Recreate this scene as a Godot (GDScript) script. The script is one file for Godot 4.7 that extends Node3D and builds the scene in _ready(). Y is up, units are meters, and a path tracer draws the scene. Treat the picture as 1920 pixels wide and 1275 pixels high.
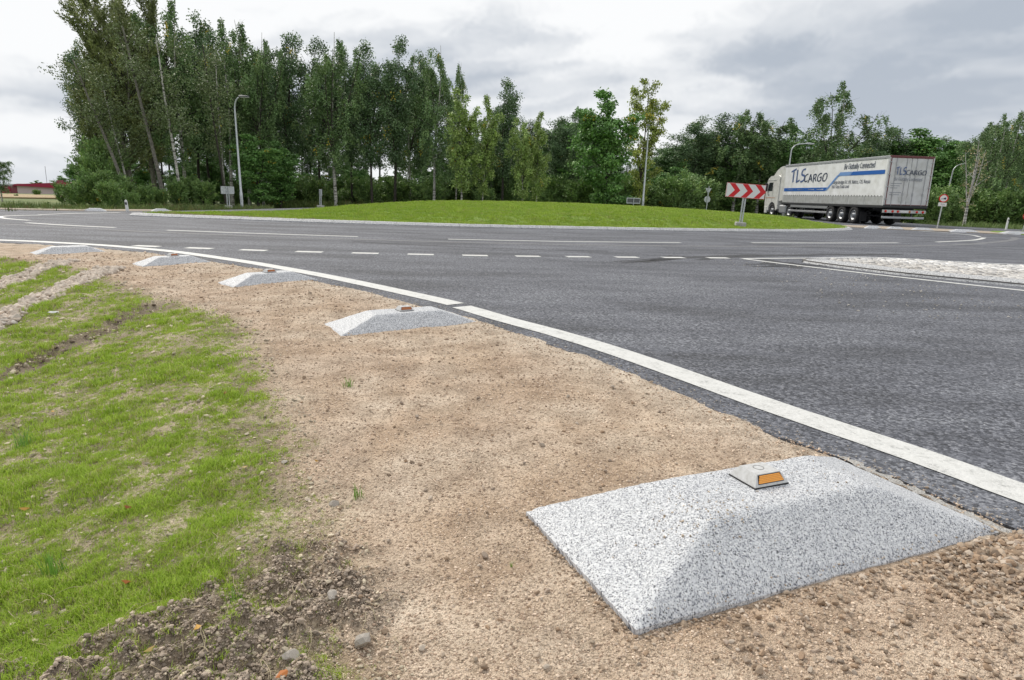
extends Node3D
# A new roundabout on an overcast day: granite edge blocks on a sandy shoulder, a grassy island, a birch wood and a lorry leaving.
# Metres, y up; the camera stands at the origin and looks along -z. "ahead" below is the distance in front of the camera (= -z).

var rng := RandomNumberGenerator.new()
var used := {}
var M := {}
var n_fine := FastNoiseLite.new()
var n_mid := FastNoiseLite.new()
var n_big := FastNoiseLite.new()

# ---------------------------------------------------------------- outlines (x, ahead)
var ASPHALT_EDGE := PackedVector2Array([Vector2(3.6, -1.6), Vector2(2.75, 0.2), Vector2(2.25, 1.2), Vector2(1.92, 1.85), Vector2(1.72, 2.2), Vector2(1.56, 2.55), Vector2(1.36, 2.84), Vector2(1.19, 3.08), Vector2(0.92, 3.68), Vector2(0.52, 4.37), Vector2(-0.08, 5.28), Vector2(-0.81, 6.17), Vector2(-1.47, 6.87), Vector2(-2.4, 7.8), Vector2(-3.4, 8.72), Vector2(-4.2, 9.33), Vector2(-5.45, 10.14), Vector2(-6.2, 10.56), Vector2(-7.2, 10.96), Vector2(-8.1, 11.16), Vector2(-9.1, 11.26), Vector2(-12.0, 11.15), Vector2(-16.0, 10.35), Vector2(-24.0, 7.2)])
var GRASS_EDGE := PackedVector2Array([Vector2(0.3, -1.6), Vector2(0.0, 0.5), Vector2(-0.23, 1.28), Vector2(-0.34, 1.5), Vector2(-0.5, 1.93), Vector2(-0.78, 2.57), Vector2(-1.1, 3.27), Vector2(-1.47, 4.0), Vector2(-1.95, 5.0), Vector2(-2.43, 5.65), Vector2(-3.2, 6.25), Vector2(-3.85, 6.85), Vector2(-4.5, 7.5), Vector2(-5.5, 8.45), Vector2(-6.6, 9.1), Vector2(-7.6, 9.42), Vector2(-9.5, 9.7), Vector2(-12.5, 9.6), Vector2(-16.0, 8.8), Vector2(-24.0, 5.6)])
var EDGE_LINE := PackedVector2Array([Vector2(3.35, -0.6), Vector2(2.75, 0.85), Vector2(2.4, 1.65), Vector2(2.02, 2.38), Vector2(1.8, 2.8), Vector2(1.44, 3.38), Vector2(0.88, 4.38), Vector2(0.43, 5.07), Vector2(-0.1, 5.74), Vector2(-0.59, 6.39), Vector2(-1.58, 7.42), Vector2(-2.45, 8.26), Vector2(-3.42, 9.1), Vector2(-4.09, 9.63), Vector2(-5.38, 10.53), Vector2(-6.18, 10.94), Vector2(-7.13, 11.32), Vector2(-8.1, 11.53), Vector2(-9.0, 11.64), Vector2(-12.0, 11.55), Vector2(-16.0, 10.75), Vector2(-24.0, 7.6)])
var ISLAND := PackedVector2Array([Vector2(-12.66, 21.95), Vector2(-11.47, 21.55), Vector2(-8.86, 21.35), Vector2(-6.18, 21.15), Vector2(-2.82, 21.2), Vector2(-0.12, 21.6), Vector2(4.27, 22.75), Vector2(8.39, 24.4), Vector2(10.94, 25.8), Vector2(12.87, 27.3), Vector2(14.4, 28.9), Vector2(15.3, 30.6), Vector2(16.0, 33.0), Vector2(16.2, 36.0), Vector2(15.4, 40.0), Vector2(13.0, 43.6), Vector2(9.0, 46.0), Vector2(4.0, 46.6), Vector2(-1.0, 44.6), Vector2(-5.0, 40.4), Vector2(-8.0, 34.0), Vector2(-9.6, 28.4), Vector2(-11.0, 25.2), Vector2(-12.3, 23.3)])

func _ready() -> void:
	rng.seed = 20
	var cam := Camera3D.new()
	cam.name = "camera"
	cam.position = Vector3(0, 1.08, 0)
	cam.rotation_order = EULER_ORDER_YXZ
	cam.rotation = Vector3(-0.2180, 0.0, 0.032)
	cam.fov = 54.61
	cam.near = 0.05
	cam.far = 4000.0
	add_child(cam)
	cam.current = true
	var env := Environment.new()
	env.background_mode = Environment.BG_SKY
	env.tonemap_mode = Environment.TONE_MAPPER_LINEAR
	env.tonemap_exposure = 1.17
	env.sdfgi_enabled = true
	env.ssao_enabled = true
	env.ssil_enabled = true
	var sky := Sky.new()
	var pano := PanoramaSkyMaterial.new()
	pano.panorama = cloud_panorama()
	sky.sky_material = pano
	env.sky = sky
	var we := WorldEnvironment.new()
	we.name = "world_environment"
	we.environment = env
	add_child(we)
	var sun := DirectionalLight3D.new()
	sun.name = "sun"
	sun.light_energy = 0.78
	sun.light_angular_distance = 20.0
	sun.light_color = Color(1.0, 0.97, 0.92)
	sun.shadow_enabled = true
	add_child(sun)
	sun.look_at_from_position(Vector3.ZERO, Vector3(0.55, -0.80, 0.68))
	setup_noise()
	setup_materials()
	build_terrain()
	build_road()
	build_shoulder_and_bank()
	build_island()
	build_splitter()
	build_verges()
	build_hall()
	build_wood()
	build_granite_blocks()
	build_lorry()
	build_lamps()
	build_signs()
	build_small_things()

# ---------------------------------------------------------------- sky
func cloud_panorama() -> ImageTexture:
	var w := 2048
	var h := 1024
	var a := FastNoiseLite.new()
	a.seed = 11; a.noise_type = FastNoiseLite.TYPE_SIMPLEX_SMOOTH; a.frequency = 0.42
	a.fractal_type = FastNoiseLite.FRACTAL_FBM; a.fractal_octaves = 5; a.fractal_gain = 0.52
	a.domain_warp_enabled = true; a.domain_warp_amplitude = 0.9; a.domain_warp_frequency = 0.5; a.domain_warp_fractal_octaves = 3
	var b := FastNoiseLite.new()
	b.seed = 5; b.noise_type = FastNoiseLite.TYPE_SIMPLEX_SMOOTH; b.frequency = 0.16
	b.fractal_type = FastNoiseLite.FRACTAL_FBM; b.fractal_octaves = 3
	var data := PackedFloat32Array()
	data.resize(w * h * 3)
	var dark := Vector3(0.40, 0.445, 0.51)
	var light := Vector3(0.83, 0.84, 0.85)
	var o := 0
	for j in h:
		var el := (0.5 - (j + 0.5) / h) * PI
		if el < -0.01:
			for i in w:
				data[o] = 0.62; data[o + 1] = 0.65; data[o + 2] = 0.68
				o += 3
			continue
		var sy := sin(el)
		var cy := cos(el)
		var k := cy / (sy + 0.17)
		var hz := exp(-el * 22.0)
		for i in w:
			var az := (i + 0.5) / w * TAU
			var x := sin(az) * k
			var z := cos(az) * k
			var v := a.get_noise_2d(x * 1.15 + 0.35 * z, z * 1.3) * 0.95 + b.get_noise_2d(x + 31.0, z - 12.0) * 0.5
			v += 0.20 * a.get_noise_2d(x * 3.1 + 60.0, z * 3.1)
			var t := clampf(0.62 + v * 1.5, 0.0, 1.0)
			t = lerpf(t, t * t * (3.0 - 2.0 * t), 0.35)
			t = lerpf(t, 0.8, hz * 0.7)
			var c := dark.lerp(light, t)
			data[o] = c.x; data[o + 1] = c.y; data[o + 2] = c.z
			o += 3
	var im := Image.create_from_data(w, h, false, Image.FORMAT_RGBF, data.to_byte_array())
	return ImageTexture.create_from_image(im)

# ---------------------------------------------------------------- naming and nodes
func numbered(n: String) -> String:
	if not used.has(n):
		used[n] = 0
		return n
	used[n] += 1
	return "%s_%03d" % [n, used[n]]

func tag(o: Node, label: String, category: String, group := "") -> void:
	if label != "":
		o.set_meta("label", label)
	if category != "":
		o.set_meta("category", category)
	if group != "":
		o.set_meta("group", group)

func thing(called: String, label: String, category: String, at := Vector3.ZERO, turn := 0.0, group := "") -> Node3D:
	var o := Node3D.new()
	o.name = numbered(called)
	add_child(o, true)
	o.position = at
	o.rotation.y = turn
	tag(o, label, category, group)
	return o

func put(called: String, mesh: Mesh, m: Material, parent: Node = self, at := Transform3D()) -> MeshInstance3D:
	var o := MeshInstance3D.new()
	o.name = numbered(called) if parent == self else called
	o.mesh = mesh
	o.material_override = m
	parent.add_child(o, true)
	o.transform = at
	return o

func structure(o: Node, label := "") -> Node:
	o.set_meta("kind", "structure")
	if label != "":
		o.set_meta("label", label)
	return o

func scatter(called: String, mesh: Mesh, m: Material, xf: Array, parent: Node, cols := []) -> MultiMeshInstance3D:
	var mm := MultiMesh.new()
	mm.transform_format = MultiMesh.TRANSFORM_3D
	mm.use_colors = cols.size() > 0
	mm.mesh = mesh
	mm.instance_count = xf.size()
	for i in xf.size():
		mm.set_instance_transform(i, xf[i])
		if cols.size() > 0:
			mm.set_instance_color(i, cols[i])
	var o := MultiMeshInstance3D.new()
	o.name = numbered(called) if parent == self else called
	o.multimesh = mm
	o.material_override = m
	o.set_meta("kind", "stuff")
	parent.add_child(o, true)
	return o

# ---------------------------------------------------------------- shapes
func st() -> SurfaceTool:
	var s := SurfaceTool.new()
	s.begin(Mesh.PRIMITIVE_TRIANGLES)
	s.set_smooth_group(-1)
	return s

func done(s: SurfaceTool) -> ArrayMesh:
	s.generate_normals()
	return s.commit()

func tri(s: SurfaceTool, a: Vector3, b: Vector3, c: Vector3) -> void:   # counter-clockwise from outside
	s.add_vertex(a); s.add_vertex(c); s.add_vertex(b)

func quad(s: SurfaceTool, a: Vector3, b: Vector3, c: Vector3, d: Vector3) -> void:
	tri(s, a, b, c); tri(s, a, c, d)

func tri_out(s: SurfaceTool, a: Vector3, b: Vector3, c: Vector3, mid: Vector3) -> void:
	if (b - a).cross(c - a).dot((a + b + c) / 3.0 - mid) < 0.0:
		tri(s, a, c, b)
	else:
		tri(s, a, b, c)

func quad_out(s: SurfaceTool, a: Vector3, b: Vector3, c: Vector3, d: Vector3, mid: Vector3) -> void:
	tri_out(s, a, b, c, mid); tri_out(s, a, c, d, mid)

func box(s: SurfaceTool, c: Vector3, size: Vector3, ch := 0.0, basis := Basis()) -> void:   # a box with chamfered edges
	var h := size / 2.0
	ch = minf(ch, minf(h.x, minf(h.y, h.z)) * 0.9)
	var corner := func(sx: float, sy: float, sz: float, axis: int) -> Vector3:
		var v := Vector3(sx * (h.x - (0.0 if axis == 0 else ch)), sy * (h.y - (0.0 if axis == 1 else ch)), sz * (h.z - (0.0 if axis == 2 else ch)))
		return c + basis * v
	for q in [-1.0, 1.0]:
		quad_out(s, corner.call(q, -1, -1, 0), corner.call(q, 1, -1, 0), corner.call(q, 1, 1, 0), corner.call(q, -1, 1, 0), c)
		quad_out(s, corner.call(-1, q, -1, 1), corner.call(1, q, -1, 1), corner.call(1, q, 1, 1), corner.call(-1, q, 1, 1), c)
		quad_out(s, corner.call(-1, -1, q, 2), corner.call(1, -1, q, 2), corner.call(1, 1, q, 2), corner.call(-1, 1, q, 2), c)
	if ch <= 0.0:
		return
	for a in [-1.0, 1.0]:
		for b in [-1.0, 1.0]:
			quad_out(s, corner.call(a, b, -1, 0), corner.call(a, b, 1, 0), corner.call(a, b, 1, 1), corner.call(a, b, -1, 1), c)
			quad_out(s, corner.call(a, -1, b, 0), corner.call(a, 1, b, 0), corner.call(a, 1, b, 2), corner.call(a, -1, b, 2), c)
			quad_out(s, corner.call(-1, a, b, 1), corner.call(1, a, b, 1), corner.call(1, a, b, 2), corner.call(-1, a, b, 2), c)
			for d in [-1.0, 1.0]:
				tri_out(s, corner.call(a, b, d, 0), corner.call(a, b, d, 1), corner.call(a, b, d, 2), c)

func box_mesh(c: Vector3, size: Vector3, ch := 0.0) -> ArrayMesh:
	var s := st()
	box(s, c, size, ch)
	return done(s)

func tube(s: SurfaceTool, pts: PackedVector3Array, radii: PackedFloat32Array, sides := 10, caps := true) -> void:
	var rings := []
	for i in pts.size():
		var d := (pts[mini(i + 1, pts.size() - 1)] - pts[maxi(i - 1, 0)]).normalized()
		var ref := Vector3.RIGHT if absf(d.x) < 0.9 else Vector3.FORWARD
		var u := ref.cross(d).normalized()
		var w := d.cross(u)
		var ring := PackedVector3Array()
		for k in sides:
			var a := TAU * k / sides
			ring.append(pts[i] + (u * cos(a) + w * sin(a)) * radii[i])
		rings.append(ring)
	s.set_smooth_group(1)
	for i in pts.size() - 1:
		var mid := (pts[i] + pts[i + 1]) / 2.0
		for k in sides:
			var l := (k + 1) % sides
			quad_out(s, rings[i][k], rings[i][l], rings[i + 1][l], rings[i + 1][k], mid)
	s.set_smooth_group(-1)
	if caps:
		for k in sides:
			var l := (k + 1) % sides
			tri_out(s, pts[0], rings[0][k], rings[0][l], pts[1])
			var n := pts.size() - 1
			tri_out(s, pts[n], rings[n][k], rings[n][l], pts[n - 1])

func rod(s: SurfaceTool, a: Vector3, b: Vector3, r: float, sides := 10) -> void:
	tube(s, PackedVector3Array([a, b]), PackedFloat32Array([r, r]), sides)

func lathe(s: SurfaceTool, profile: PackedVector2Array, axis: Basis, at: Vector3, sides := 24, smooth := true) -> void:   # profile: (radius, along)
	for i in profile.size() - 1:
		s.set_smooth_group(i + 2 if not smooth else 1)
		for k in sides:
			var a0 := TAU * k / sides
			var a1 := TAU * (k + 1) / sides
			var p := profile[i]
			var q := profile[i + 1]
			var v0 := at + axis * Vector3(cos(a0) * p.x, sin(a0) * p.x, p.y)
			var v1 := at + axis * Vector3(cos(a1) * p.x, sin(a1) * p.x, p.y)
			var v2 := at + axis * Vector3(cos(a1) * q.x, sin(a1) * q.x, q.y)
			var v3 := at + axis * Vector3(cos(a0) * q.x, sin(a0) * q.x, q.y)
			if p.x > 0.0:
				tri(s, v0, v1, v2)
			if q.x > 0.0:
				tri(s, v0, v2, v3)
	s.set_smooth_group(-1)

func prism(s: SurfaceTool, poly: PackedVector2Array, xf: Transform3D, depth: float, ch := 0.0) -> void:   # polygon in local xy pushed along +z, its front edge chamfered
	if Geometry2D.is_polygon_clockwise(poly):
		poly.reverse()
	var top := poly
	if ch > 0.0:
		var inner := Geometry2D.offset_polygon(poly, -ch)
		if inner.size() == 1 and inner[0].size() == poly.size():
			top = inner[0]
			if Geometry2D.is_polygon_clockwise(top):
				top.reverse()
			var best := 0
			for i in top.size():
				if top[i].distance_to(poly[0]) < top[best].distance_to(poly[0]):
					best = i
			var turned := PackedVector2Array()
			for i in top.size():
				turned.append(top[(i + best) % top.size()])
			top = turned
		else:
			ch = 0.0
	var idx := Geometry2D.triangulate_polygon(top)
	for i in range(0, idx.size(), 3):
		var a := top[idx[i]]
		var b := top[idx[i + 1]]
		var c := top[idx[i + 2]]
		if (b - a).cross(c - a) < 0.0:
			var t := b
			b = c; c = t
		tri(s, xf * Vector3(a.x, a.y, depth), xf * Vector3(b.x, b.y, depth), xf * Vector3(c.x, c.y, depth))
	idx = Geometry2D.triangulate_polygon(poly)
	for i in range(0, idx.size(), 3):
		var a := poly[idx[i]]
		var b := poly[idx[i + 1]]
		var c := poly[idx[i + 2]]
		if (b - a).cross(c - a) < 0.0:
			var t := b
			b = c; c = t
		tri(s, xf * Vector3(a.x, a.y, 0), xf * Vector3(c.x, c.y, 0), xf * Vector3(b.x, b.y, 0))
	for i in poly.size():
		var j := (i + 1) % poly.size()
		quad(s, xf * Vector3(poly[i].x, poly[i].y, 0), xf * Vector3(poly[j].x, poly[j].y, 0), xf * Vector3(poly[j].x, poly[j].y, depth - ch), xf * Vector3(poly[i].x, poly[i].y, depth - ch))
		if ch > 0.0:
			quad(s, xf * Vector3(poly[i].x, poly[i].y, depth - ch), xf * Vector3(poly[j].x, poly[j].y, depth - ch), xf * Vector3(top[j].x, top[j].y, depth), xf * Vector3(top[i].x, top[i].y, depth))

func smooth_curve(p: PackedVector2Array, per := 6, closed := false) -> PackedVector2Array:
	var out := PackedVector2Array()
	var n := p.size()
	var last := n if closed else n - 1
	for i in last:
		var a := p[(i - 1 + n) % n] if closed else p[maxi(i - 1, 0)]
		var b := p[i]
		var c := p[(i + 1) % n]
		var d := p[(i + 2) % n] if closed else p[mini(i + 2, n - 1)]
		for k in per:
			var t := float(k) / per
			out.append(b.cubic_interpolate(c, a, d, t))
	if not closed:
		out.append(p[n - 1])
	return out

func resample(p: PackedVector2Array, step: float) -> PackedVector2Array:
	var out := PackedVector2Array([p[0]])
	var left := step
	for i in p.size() - 1:
		var a := p[i]
		var b := p[i + 1]
		var l := a.distance_to(b)
		var at := 0.0
		while l - at >= left:
			at += left
			out.append(a.lerp(b, at / l))
			left = step
		left -= l - at
	return out

func P(v: Vector2, y := 0.0) -> Vector3:
	return Vector3(v.x, y, -v.y)

func ribbon(s: SurfaceTool, p: PackedVector2Array, width: float, y: float, ragged := 0.0) -> void:   # a painted strip along a curve, with its own small thickness
	var L := PackedVector3Array()
	var R := PackedVector3Array()
	for i in p.size():
		var d := (p[mini(i + 1, p.size() - 1)] - p[maxi(i - 1, 0)]).normalized()
		var nrm := Vector2(-d.y, d.x) * width / 2.0
		L.append(P(p[i] + nrm * (1.0 + ragged * rng.randf_range(-1, 1)), y))
		R.append(P(p[i] - nrm * (1.0 + ragged * rng.randf_range(-1, 1)), y))
	s.set_smooth_group(-1)
	for i in p.size() - 1:
		for t in [[L[i], R[i], R[i + 1]], [L[i], R[i + 1], L[i + 1]]]:
			if (t[1] - t[0]).cross(t[2] - t[0]).y > 0.0:
				tri(s, t[0], t[1], t[2])
			else:
				tri(s, t[0], t[2], t[1])

func signed_distance(p: Vector2, line: PackedVector2Array) -> float:   # positive left of the line's direction
	var best := 1e9
	var sign := 1.0
	for i in line.size() - 1:
		var a := line[i]
		var ab := line[i + 1] - a
		var t := clampf((p - a).dot(ab) / ab.length_squared(), 0.0, 1.0)
		var d := (p - a - ab * t).length_squared()
		if d < best:
			best = d
			sign = 1.0 if ab.cross(p - a) > 0.0 else -1.0
	return sqrt(best) * sign

# ---------------------------------------------------------------- noise, textures, materials
func setup_noise() -> void:
	n_fine.seed = 3; n_fine.frequency = 9.0; n_fine.fractal_octaves = 3
	n_mid.seed = 7; n_mid.frequency = 1.6; n_mid.fractal_octaves = 4
	n_big.seed = 9; n_big.frequency = 0.22; n_big.fractal_octaves = 3

func noise_bytes(size: int, type: int, freq: float, sd: int, oct := 1, cell_ret := FastNoiseLite.RETURN_CELL_VALUE) -> PackedByteArray:
	var f := FastNoiseLite.new()
	f.noise_type = type
	f.frequency = freq
	f.seed = sd
	f.fractal_type = FastNoiseLite.FRACTAL_FBM if oct > 1 else FastNoiseLite.FRACTAL_NONE
	f.fractal_octaves = oct
	f.cellular_return_type = cell_ret
	f.cellular_jitter = 1.0
	var im := f.get_seamless_image(size, size, false, false, 0.12)
	im.convert(Image.FORMAT_L8)
	return im.get_data()

func grain_texture(size: int, layers: Array, ramp: Gradient) -> ImageTexture:   # weighted noise layers looked up in a colour ramp
	var lut := PackedByteArray()
	for i in 256:
		var c := ramp.sample(i / 255.0)
		lut.append(int(c.r * 255)); lut.append(int(c.g * 255)); lut.append(int(c.b * 255))
	var out := PackedByteArray()
	out.resize(size * size * 3)
	var L: Array = layers.map(func(x): return x[0])
	var W: Array = layers.map(func(x): return x[1])
	var a: PackedByteArray = L[0]
	var b: PackedByteArray = L[1]
	var c2: PackedByteArray = L[2]
	var wa: float = W[0]
	var wb: float = W[1]
	var wc: float = W[2]
	for i in size * size:
		var v := clampi(int(a[i] * wa + b[i] * wb + c2[i] * wc), 0, 255) * 3
		out[i * 3] = lut[v]; out[i * 3 + 1] = lut[v + 1]; out[i * 3 + 2] = lut[v + 2]
	return ImageTexture.create_from_image(Image.create_from_data(size, size, false, Image.FORMAT_RGB8, out))

func grey_texture(size: int, layers: Array) -> ImageTexture:
	var g := Gradient.new()
	return grain_texture(size, layers, g)

func ramp(stops: Array) -> Gradient:
	var g := Gradient.new()
	g.offsets = PackedFloat32Array(stops.map(func(x): return x[0]))
	g.colors = PackedColorArray(stops.map(func(x): return x[1]))
	return g

func C(r: float, g: float, b: float) -> Color:   # a real-world (linear) base colour
	return Color(r, g, b).linear_to_srgb()

func flat(c: Color, rough := 0.7, metal := 0.0) -> StandardMaterial3D:
	var m := StandardMaterial3D.new()
	m.albedo_color = c
	m.roughness = rough
	m.metallic = metal
	return m

func world_tex(m: StandardMaterial3D, albedo: Texture2D, scale: float, height: Texture2D = null, hs := 0.0, world := true) -> StandardMaterial3D:
	m.albedo_texture = albedo
	m.uv1_triplanar = true
	m.uv1_world_triplanar = world
	m.uv1_scale = Vector3.ONE * scale
	m.uv1_triplanar_sharpness = 9.0
	if height:
		m.heightmap_enabled = true
		m.heightmap_texture = height
		m.heightmap_scale = hs
	return m

func overlay(m: StandardMaterial3D, tex: Texture2D, scale: float) -> void:   # broad patches multiplied over the grain
	m.detail_enabled = true
	m.detail_albedo = tex
	m.detail_blend_mode = BaseMaterial3D.BLEND_MODE_MUL
	m.detail_uv_layer = BaseMaterial3D.DETAIL_UV_2
	m.uv2_triplanar = true
	m.uv2_world_triplanar = true
	m.uv2_scale = Vector3.ONE * scale

func setup_materials() -> void:
	var CELL := FastNoiseLite.TYPE_CELLULAR
	var SIM := FastNoiseLite.TYPE_SIMPLEX_SMOOTH
	var DIST := FastNoiseLite.RETURN_DISTANCE
	var cell_a := noise_bytes(1024, CELL, 0.115, 1)
	var cell_b := noise_bytes(1024, CELL, 0.24, 2)
	var dist_a := noise_bytes(1024, CELL, 0.115, 1, 1, DIST)
	var soft := noise_bytes(1024, SIM, 0.012, 4, 5)
	var grit := noise_bytes(1024, SIM, 0.30, 6, 2)
	var cloud := noise_bytes(512, SIM, 0.010, 14, 5)
	var cloud_b := noise_bytes(512, SIM, 0.02, 15, 4)
	var grit_s := noise_bytes(512, SIM, 0.35, 16, 2)
	# asphalt: dark binder, stones of many greys
	var asphalt_t := grain_texture(1024, [[cell_a, 0.5], [cell_b, 0.3], [grit, 0.2]], ramp([[0.0, C(0.022, 0.023, 0.028)], [0.36, C(0.080, 0.085, 0.100)], [0.6, C(0.175, 0.183, 0.21)], [0.8, C(0.30, 0.308, 0.335)], [1.0, C(0.54, 0.54, 0.54)]]))
	var asphalt_h := grey_texture(1024, [[dist_a, -0.7], [cell_b, 0.25], [grit, 0.75]])
	var broad := grain_texture(512, [[cloud, 0.7], [cloud_b, 0.25], [grit_s, 0.05]], ramp([[0.22, C(0.52, 0.52, 0.53)], [0.5, C(0.80, 0.80, 0.82)], [0.75, C(1, 1, 1)]]))
	M.asphalt = world_tex(flat(Color.WHITE, 0.78), asphalt_t, 0.52, asphalt_h, 0.7)
	overlay(M.asphalt, broad, 0.055)
	M.asphalt.uv2_scale = Vector3(0.045, 0.1, 0.15)   # drawn out along the way the traffic runs
	M.asphalt_worn = world_tex(flat(C(1, 1, 1), 0.8), grain_texture(1024, [[cell_a, 0.4], [cell_b, 0.3], [grit, 0.3]], ramp([[0.0, C(0.07, 0.07, 0.075)], [0.5, C(0.16, 0.16, 0.17)], [1.0, C(0.4, 0.4, 0.4)]])), 0.62)
	M.rubber = world_tex(flat(C(1, 1, 1), 0.75), grain_texture(1024, [[cell_a, 0.4], [cell_b, 0.3], [grit, 0.3]], ramp([[0.0, C(0.012, 0.012, 0.014)], [0.5, C(0.036, 0.037, 0.042)], [1.0, C(0.16, 0.16, 0.17)]])), 0.62, asphalt_h, 0.5)
	var paint_t := grain_texture(1024, [[cell_a, 0.25], [grit, 0.4], [soft, 0.35]], ramp([[0.18, C(0.20, 0.20, 0.20)], [0.30, C(0.52, 0.52, 0.50)], [0.5, C(0.64, 0.64, 0.62)], [1.0, C(0.74, 0.74, 0.72)]]))
	M.road_paint = world_tex(flat(Color.WHITE, 0.6), paint_t, 0.62, asphalt_h, 0.28)
	# sand and soil: pale neutral grain, coloured by the vertices
	var sand_t := grain_texture(1024, [[cell_b, 0.42], [cell_a, 0.26], [grit, 0.32]], ramp([[0.1, C(0.26, 0.235, 0.21)], [0.34, C(0.60, 0.575, 0.55)], [0.52, C(0.90, 0.89, 0.87)], [0.75, C(1, 1, 1)]]))
	var sand_h := grey_texture(1024, [[dist_a, -0.5], [soft, 0.4], [grit, 0.8]])
	M.ground = world_tex(flat(Color.WHITE, 0.95), sand_t, 0.8, sand_h, 0.9)
	M.ground.vertex_color_use_as_albedo = true
	overlay(M.ground, grain_texture(512, [[cloud, 0.5], [cloud_b, 0.4], [grit_s, 0.1]], ramp([[0.25, C(0.66, 0.63, 0.60)], [0.5, C(0.86, 0.84, 0.82)], [0.75, C(1, 1, 1)]])), 0.45)
	M.field = world_tex(flat(Color.WHITE, 0.95), grain_texture(512, [[cloud, 0.5], [cloud_b, 0.3], [grit_s, 0.2]], ramp([[0.2, C(0.07, 0.11, 0.03)], [0.5, C(0.14, 0.19, 0.05)], [0.7, C(0.22, 0.24, 0.08)], [0.9, C(0.32, 0.28, 0.14)]])), 0.05)
	M.lawn = world_tex(flat(Color.WHITE, 0.9), grain_texture(512, [[cloud, 0.35], [cloud_b, 0.3], [grit_s, 0.35]], ramp([[0.15, C(0.14, 0.14, 0.04)], [0.4, C(0.15, 0.23, 0.027)], [0.7, C(0.20, 0.30, 0.036)], [0.95, C(0.28, 0.32, 0.08)]])), 0.35)
	# granite: white ground, grey and black flecks
	M.granite = world_tex(flat(C(0.96, 0.96, 0.96), 0.62), granite_texture(1024), 1.8, null, 0.0, false)
	M.granite.uv1_triplanar = false
	M.kerb_granite = world_tex(flat(C(0.86, 0.85, 0.83), 0.7), granite_texture(512), 1.5)
	M.mortar = world_tex(flat(C(0.62, 0.61, 0.59), 0.9), sand_t, 1.3, sand_h, 0.8)
	M.joint = world_tex(flat(C(0.22, 0.21, 0.20), 0.95), sand_t, 1.3)
	M.cobble = []
	for c in [C(0.66, 0.65, 0.64), C(0.78, 0.77, 0.75), C(0.56, 0.55, 0.54), C(0.70, 0.68, 0.65)]:
		M.cobble.append(world_tex(flat(c, 0.8), sand_t, 2.0))
	M.grass = flat(Color.WHITE, 0.6)
	M.grass.vertex_color_use_as_albedo = true
	M.grass.backlight_enabled = true
	M.grass.backlight = Color(0.5, 0.5, 0.5)
	M.leaf = flat(Color.WHITE, 0.55)
	M.leaf.vertex_color_use_as_albedo = true
	M.leaf.backlight_enabled = true
	M.leaf.backlight = Color(0.45, 0.45, 0.45)
	M.stone = []
	for c in [C(0.46, 0.355, 0.26), C(0.33, 0.245, 0.175), C(0.56, 0.455, 0.35), C(0.38, 0.305, 0.24), C(0.60, 0.52, 0.43), C(0.42, 0.295, 0.20)]:
		M.stone.append(world_tex(flat(c, 0.85), sand_t, 4.0, null, 0.0, false))
	M.stones = flat(Color.WHITE, 0.9)
	M.stones.vertex_color_use_as_albedo = true
	# bark
	M.birch_bark = world_tex(flat(Color.WHITE, 0.8), birch_texture(), 0.5, null, 0.0, false)
	M.birch_bark.uv1_scale = Vector3(0.9, 0.35, 0.9)
	M.bark = world_tex(flat(Color.WHITE, 0.9), grain_texture(512, [[cloud_b, 0.4], [grit_s, 0.4], [cloud, 0.2]], ramp([[0.2, C(0.022, 0.019, 0.016)], [0.5, C(0.055, 0.047, 0.039)], [0.9, C(0.13, 0.115, 0.10)]])), 0.8, null, 0.0, false)
	M.pale_bark = world_tex(flat(Color.WHITE, 0.9), grain_texture(512, [[cloud_b, 0.4], [grit_s, 0.4], [cloud, 0.2]], ramp([[0.2, C(0.07, 0.065, 0.055)], [0.5, C(0.19, 0.175, 0.15)], [0.9, C(0.34, 0.32, 0.28)]])), 0.8, null, 0.0, false)
	# things
	M.galvanised = world_tex(flat(Color.WHITE, 0.45, 0.75), grain_texture(512, [[cloud, 0.4], [cloud_b, 0.3], [grit_s, 0.3]], ramp([[0.2, C(0.40, 0.42, 0.44)], [0.8, C(0.66, 0.68, 0.70)]])), 1.5, null, 0.0, false)
	M.aluminium = flat(C(0.55, 0.57, 0.59), 0.42, 0.6)
	M.white_paint = flat(C(0.72, 0.72, 0.70), 0.35)
	M.sheet_white = flat(C(0.74, 0.74, 0.73), 0.5)
	M.red = flat(C(0.62, 0.012, 0.018), 0.45)
	M.black = flat(C(0.012, 0.012, 0.014), 0.6)
	M.dark_metal = flat(C(0.035, 0.036, 0.04), 0.55, 0.2)
	M.lamp_head = flat(C(0.12, 0.125, 0.13), 0.5, 0.3)
	M.glass = flat(C(0.02, 0.025, 0.028), 0.08)
	M.glass.metallic_specular = 0.7
	M.concrete = world_tex(flat(Color.WHITE, 0.9), grain_texture(512, [[cloud, 0.4], [cloud_b, 0.2], [grit_s, 0.4]], ramp([[0.2, C(0.28, 0.275, 0.265)], [0.8, C(0.52, 0.51, 0.49)]])), 1.2)
	var grime := grain_texture(512, [[cloud, 0.5], [cloud_b, 0.3], [grit_s, 0.2]], ramp([[0.15, C(0.74, 0.73, 0.70)], [0.5, C(0.90, 0.90, 0.89)], [0.8, C(1, 1, 1)]]))
	M.curtain = world_tex(flat(C(0.86, 0.87, 0.89), 0.42), grime, 0.16, null, 0.0, false)
	M.cab = world_tex(flat(C(0.74, 0.74, 0.72), 0.22), grime, 0.3, null, 0.0, false)
	M.cab.clearcoat_enabled = true
	M.cab.clearcoat = 0.6
	M.board = world_tex(flat(C(0.58, 0.59, 0.60), 0.4, 0.3), grime, 0.3, null, 0.0, false)
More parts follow.
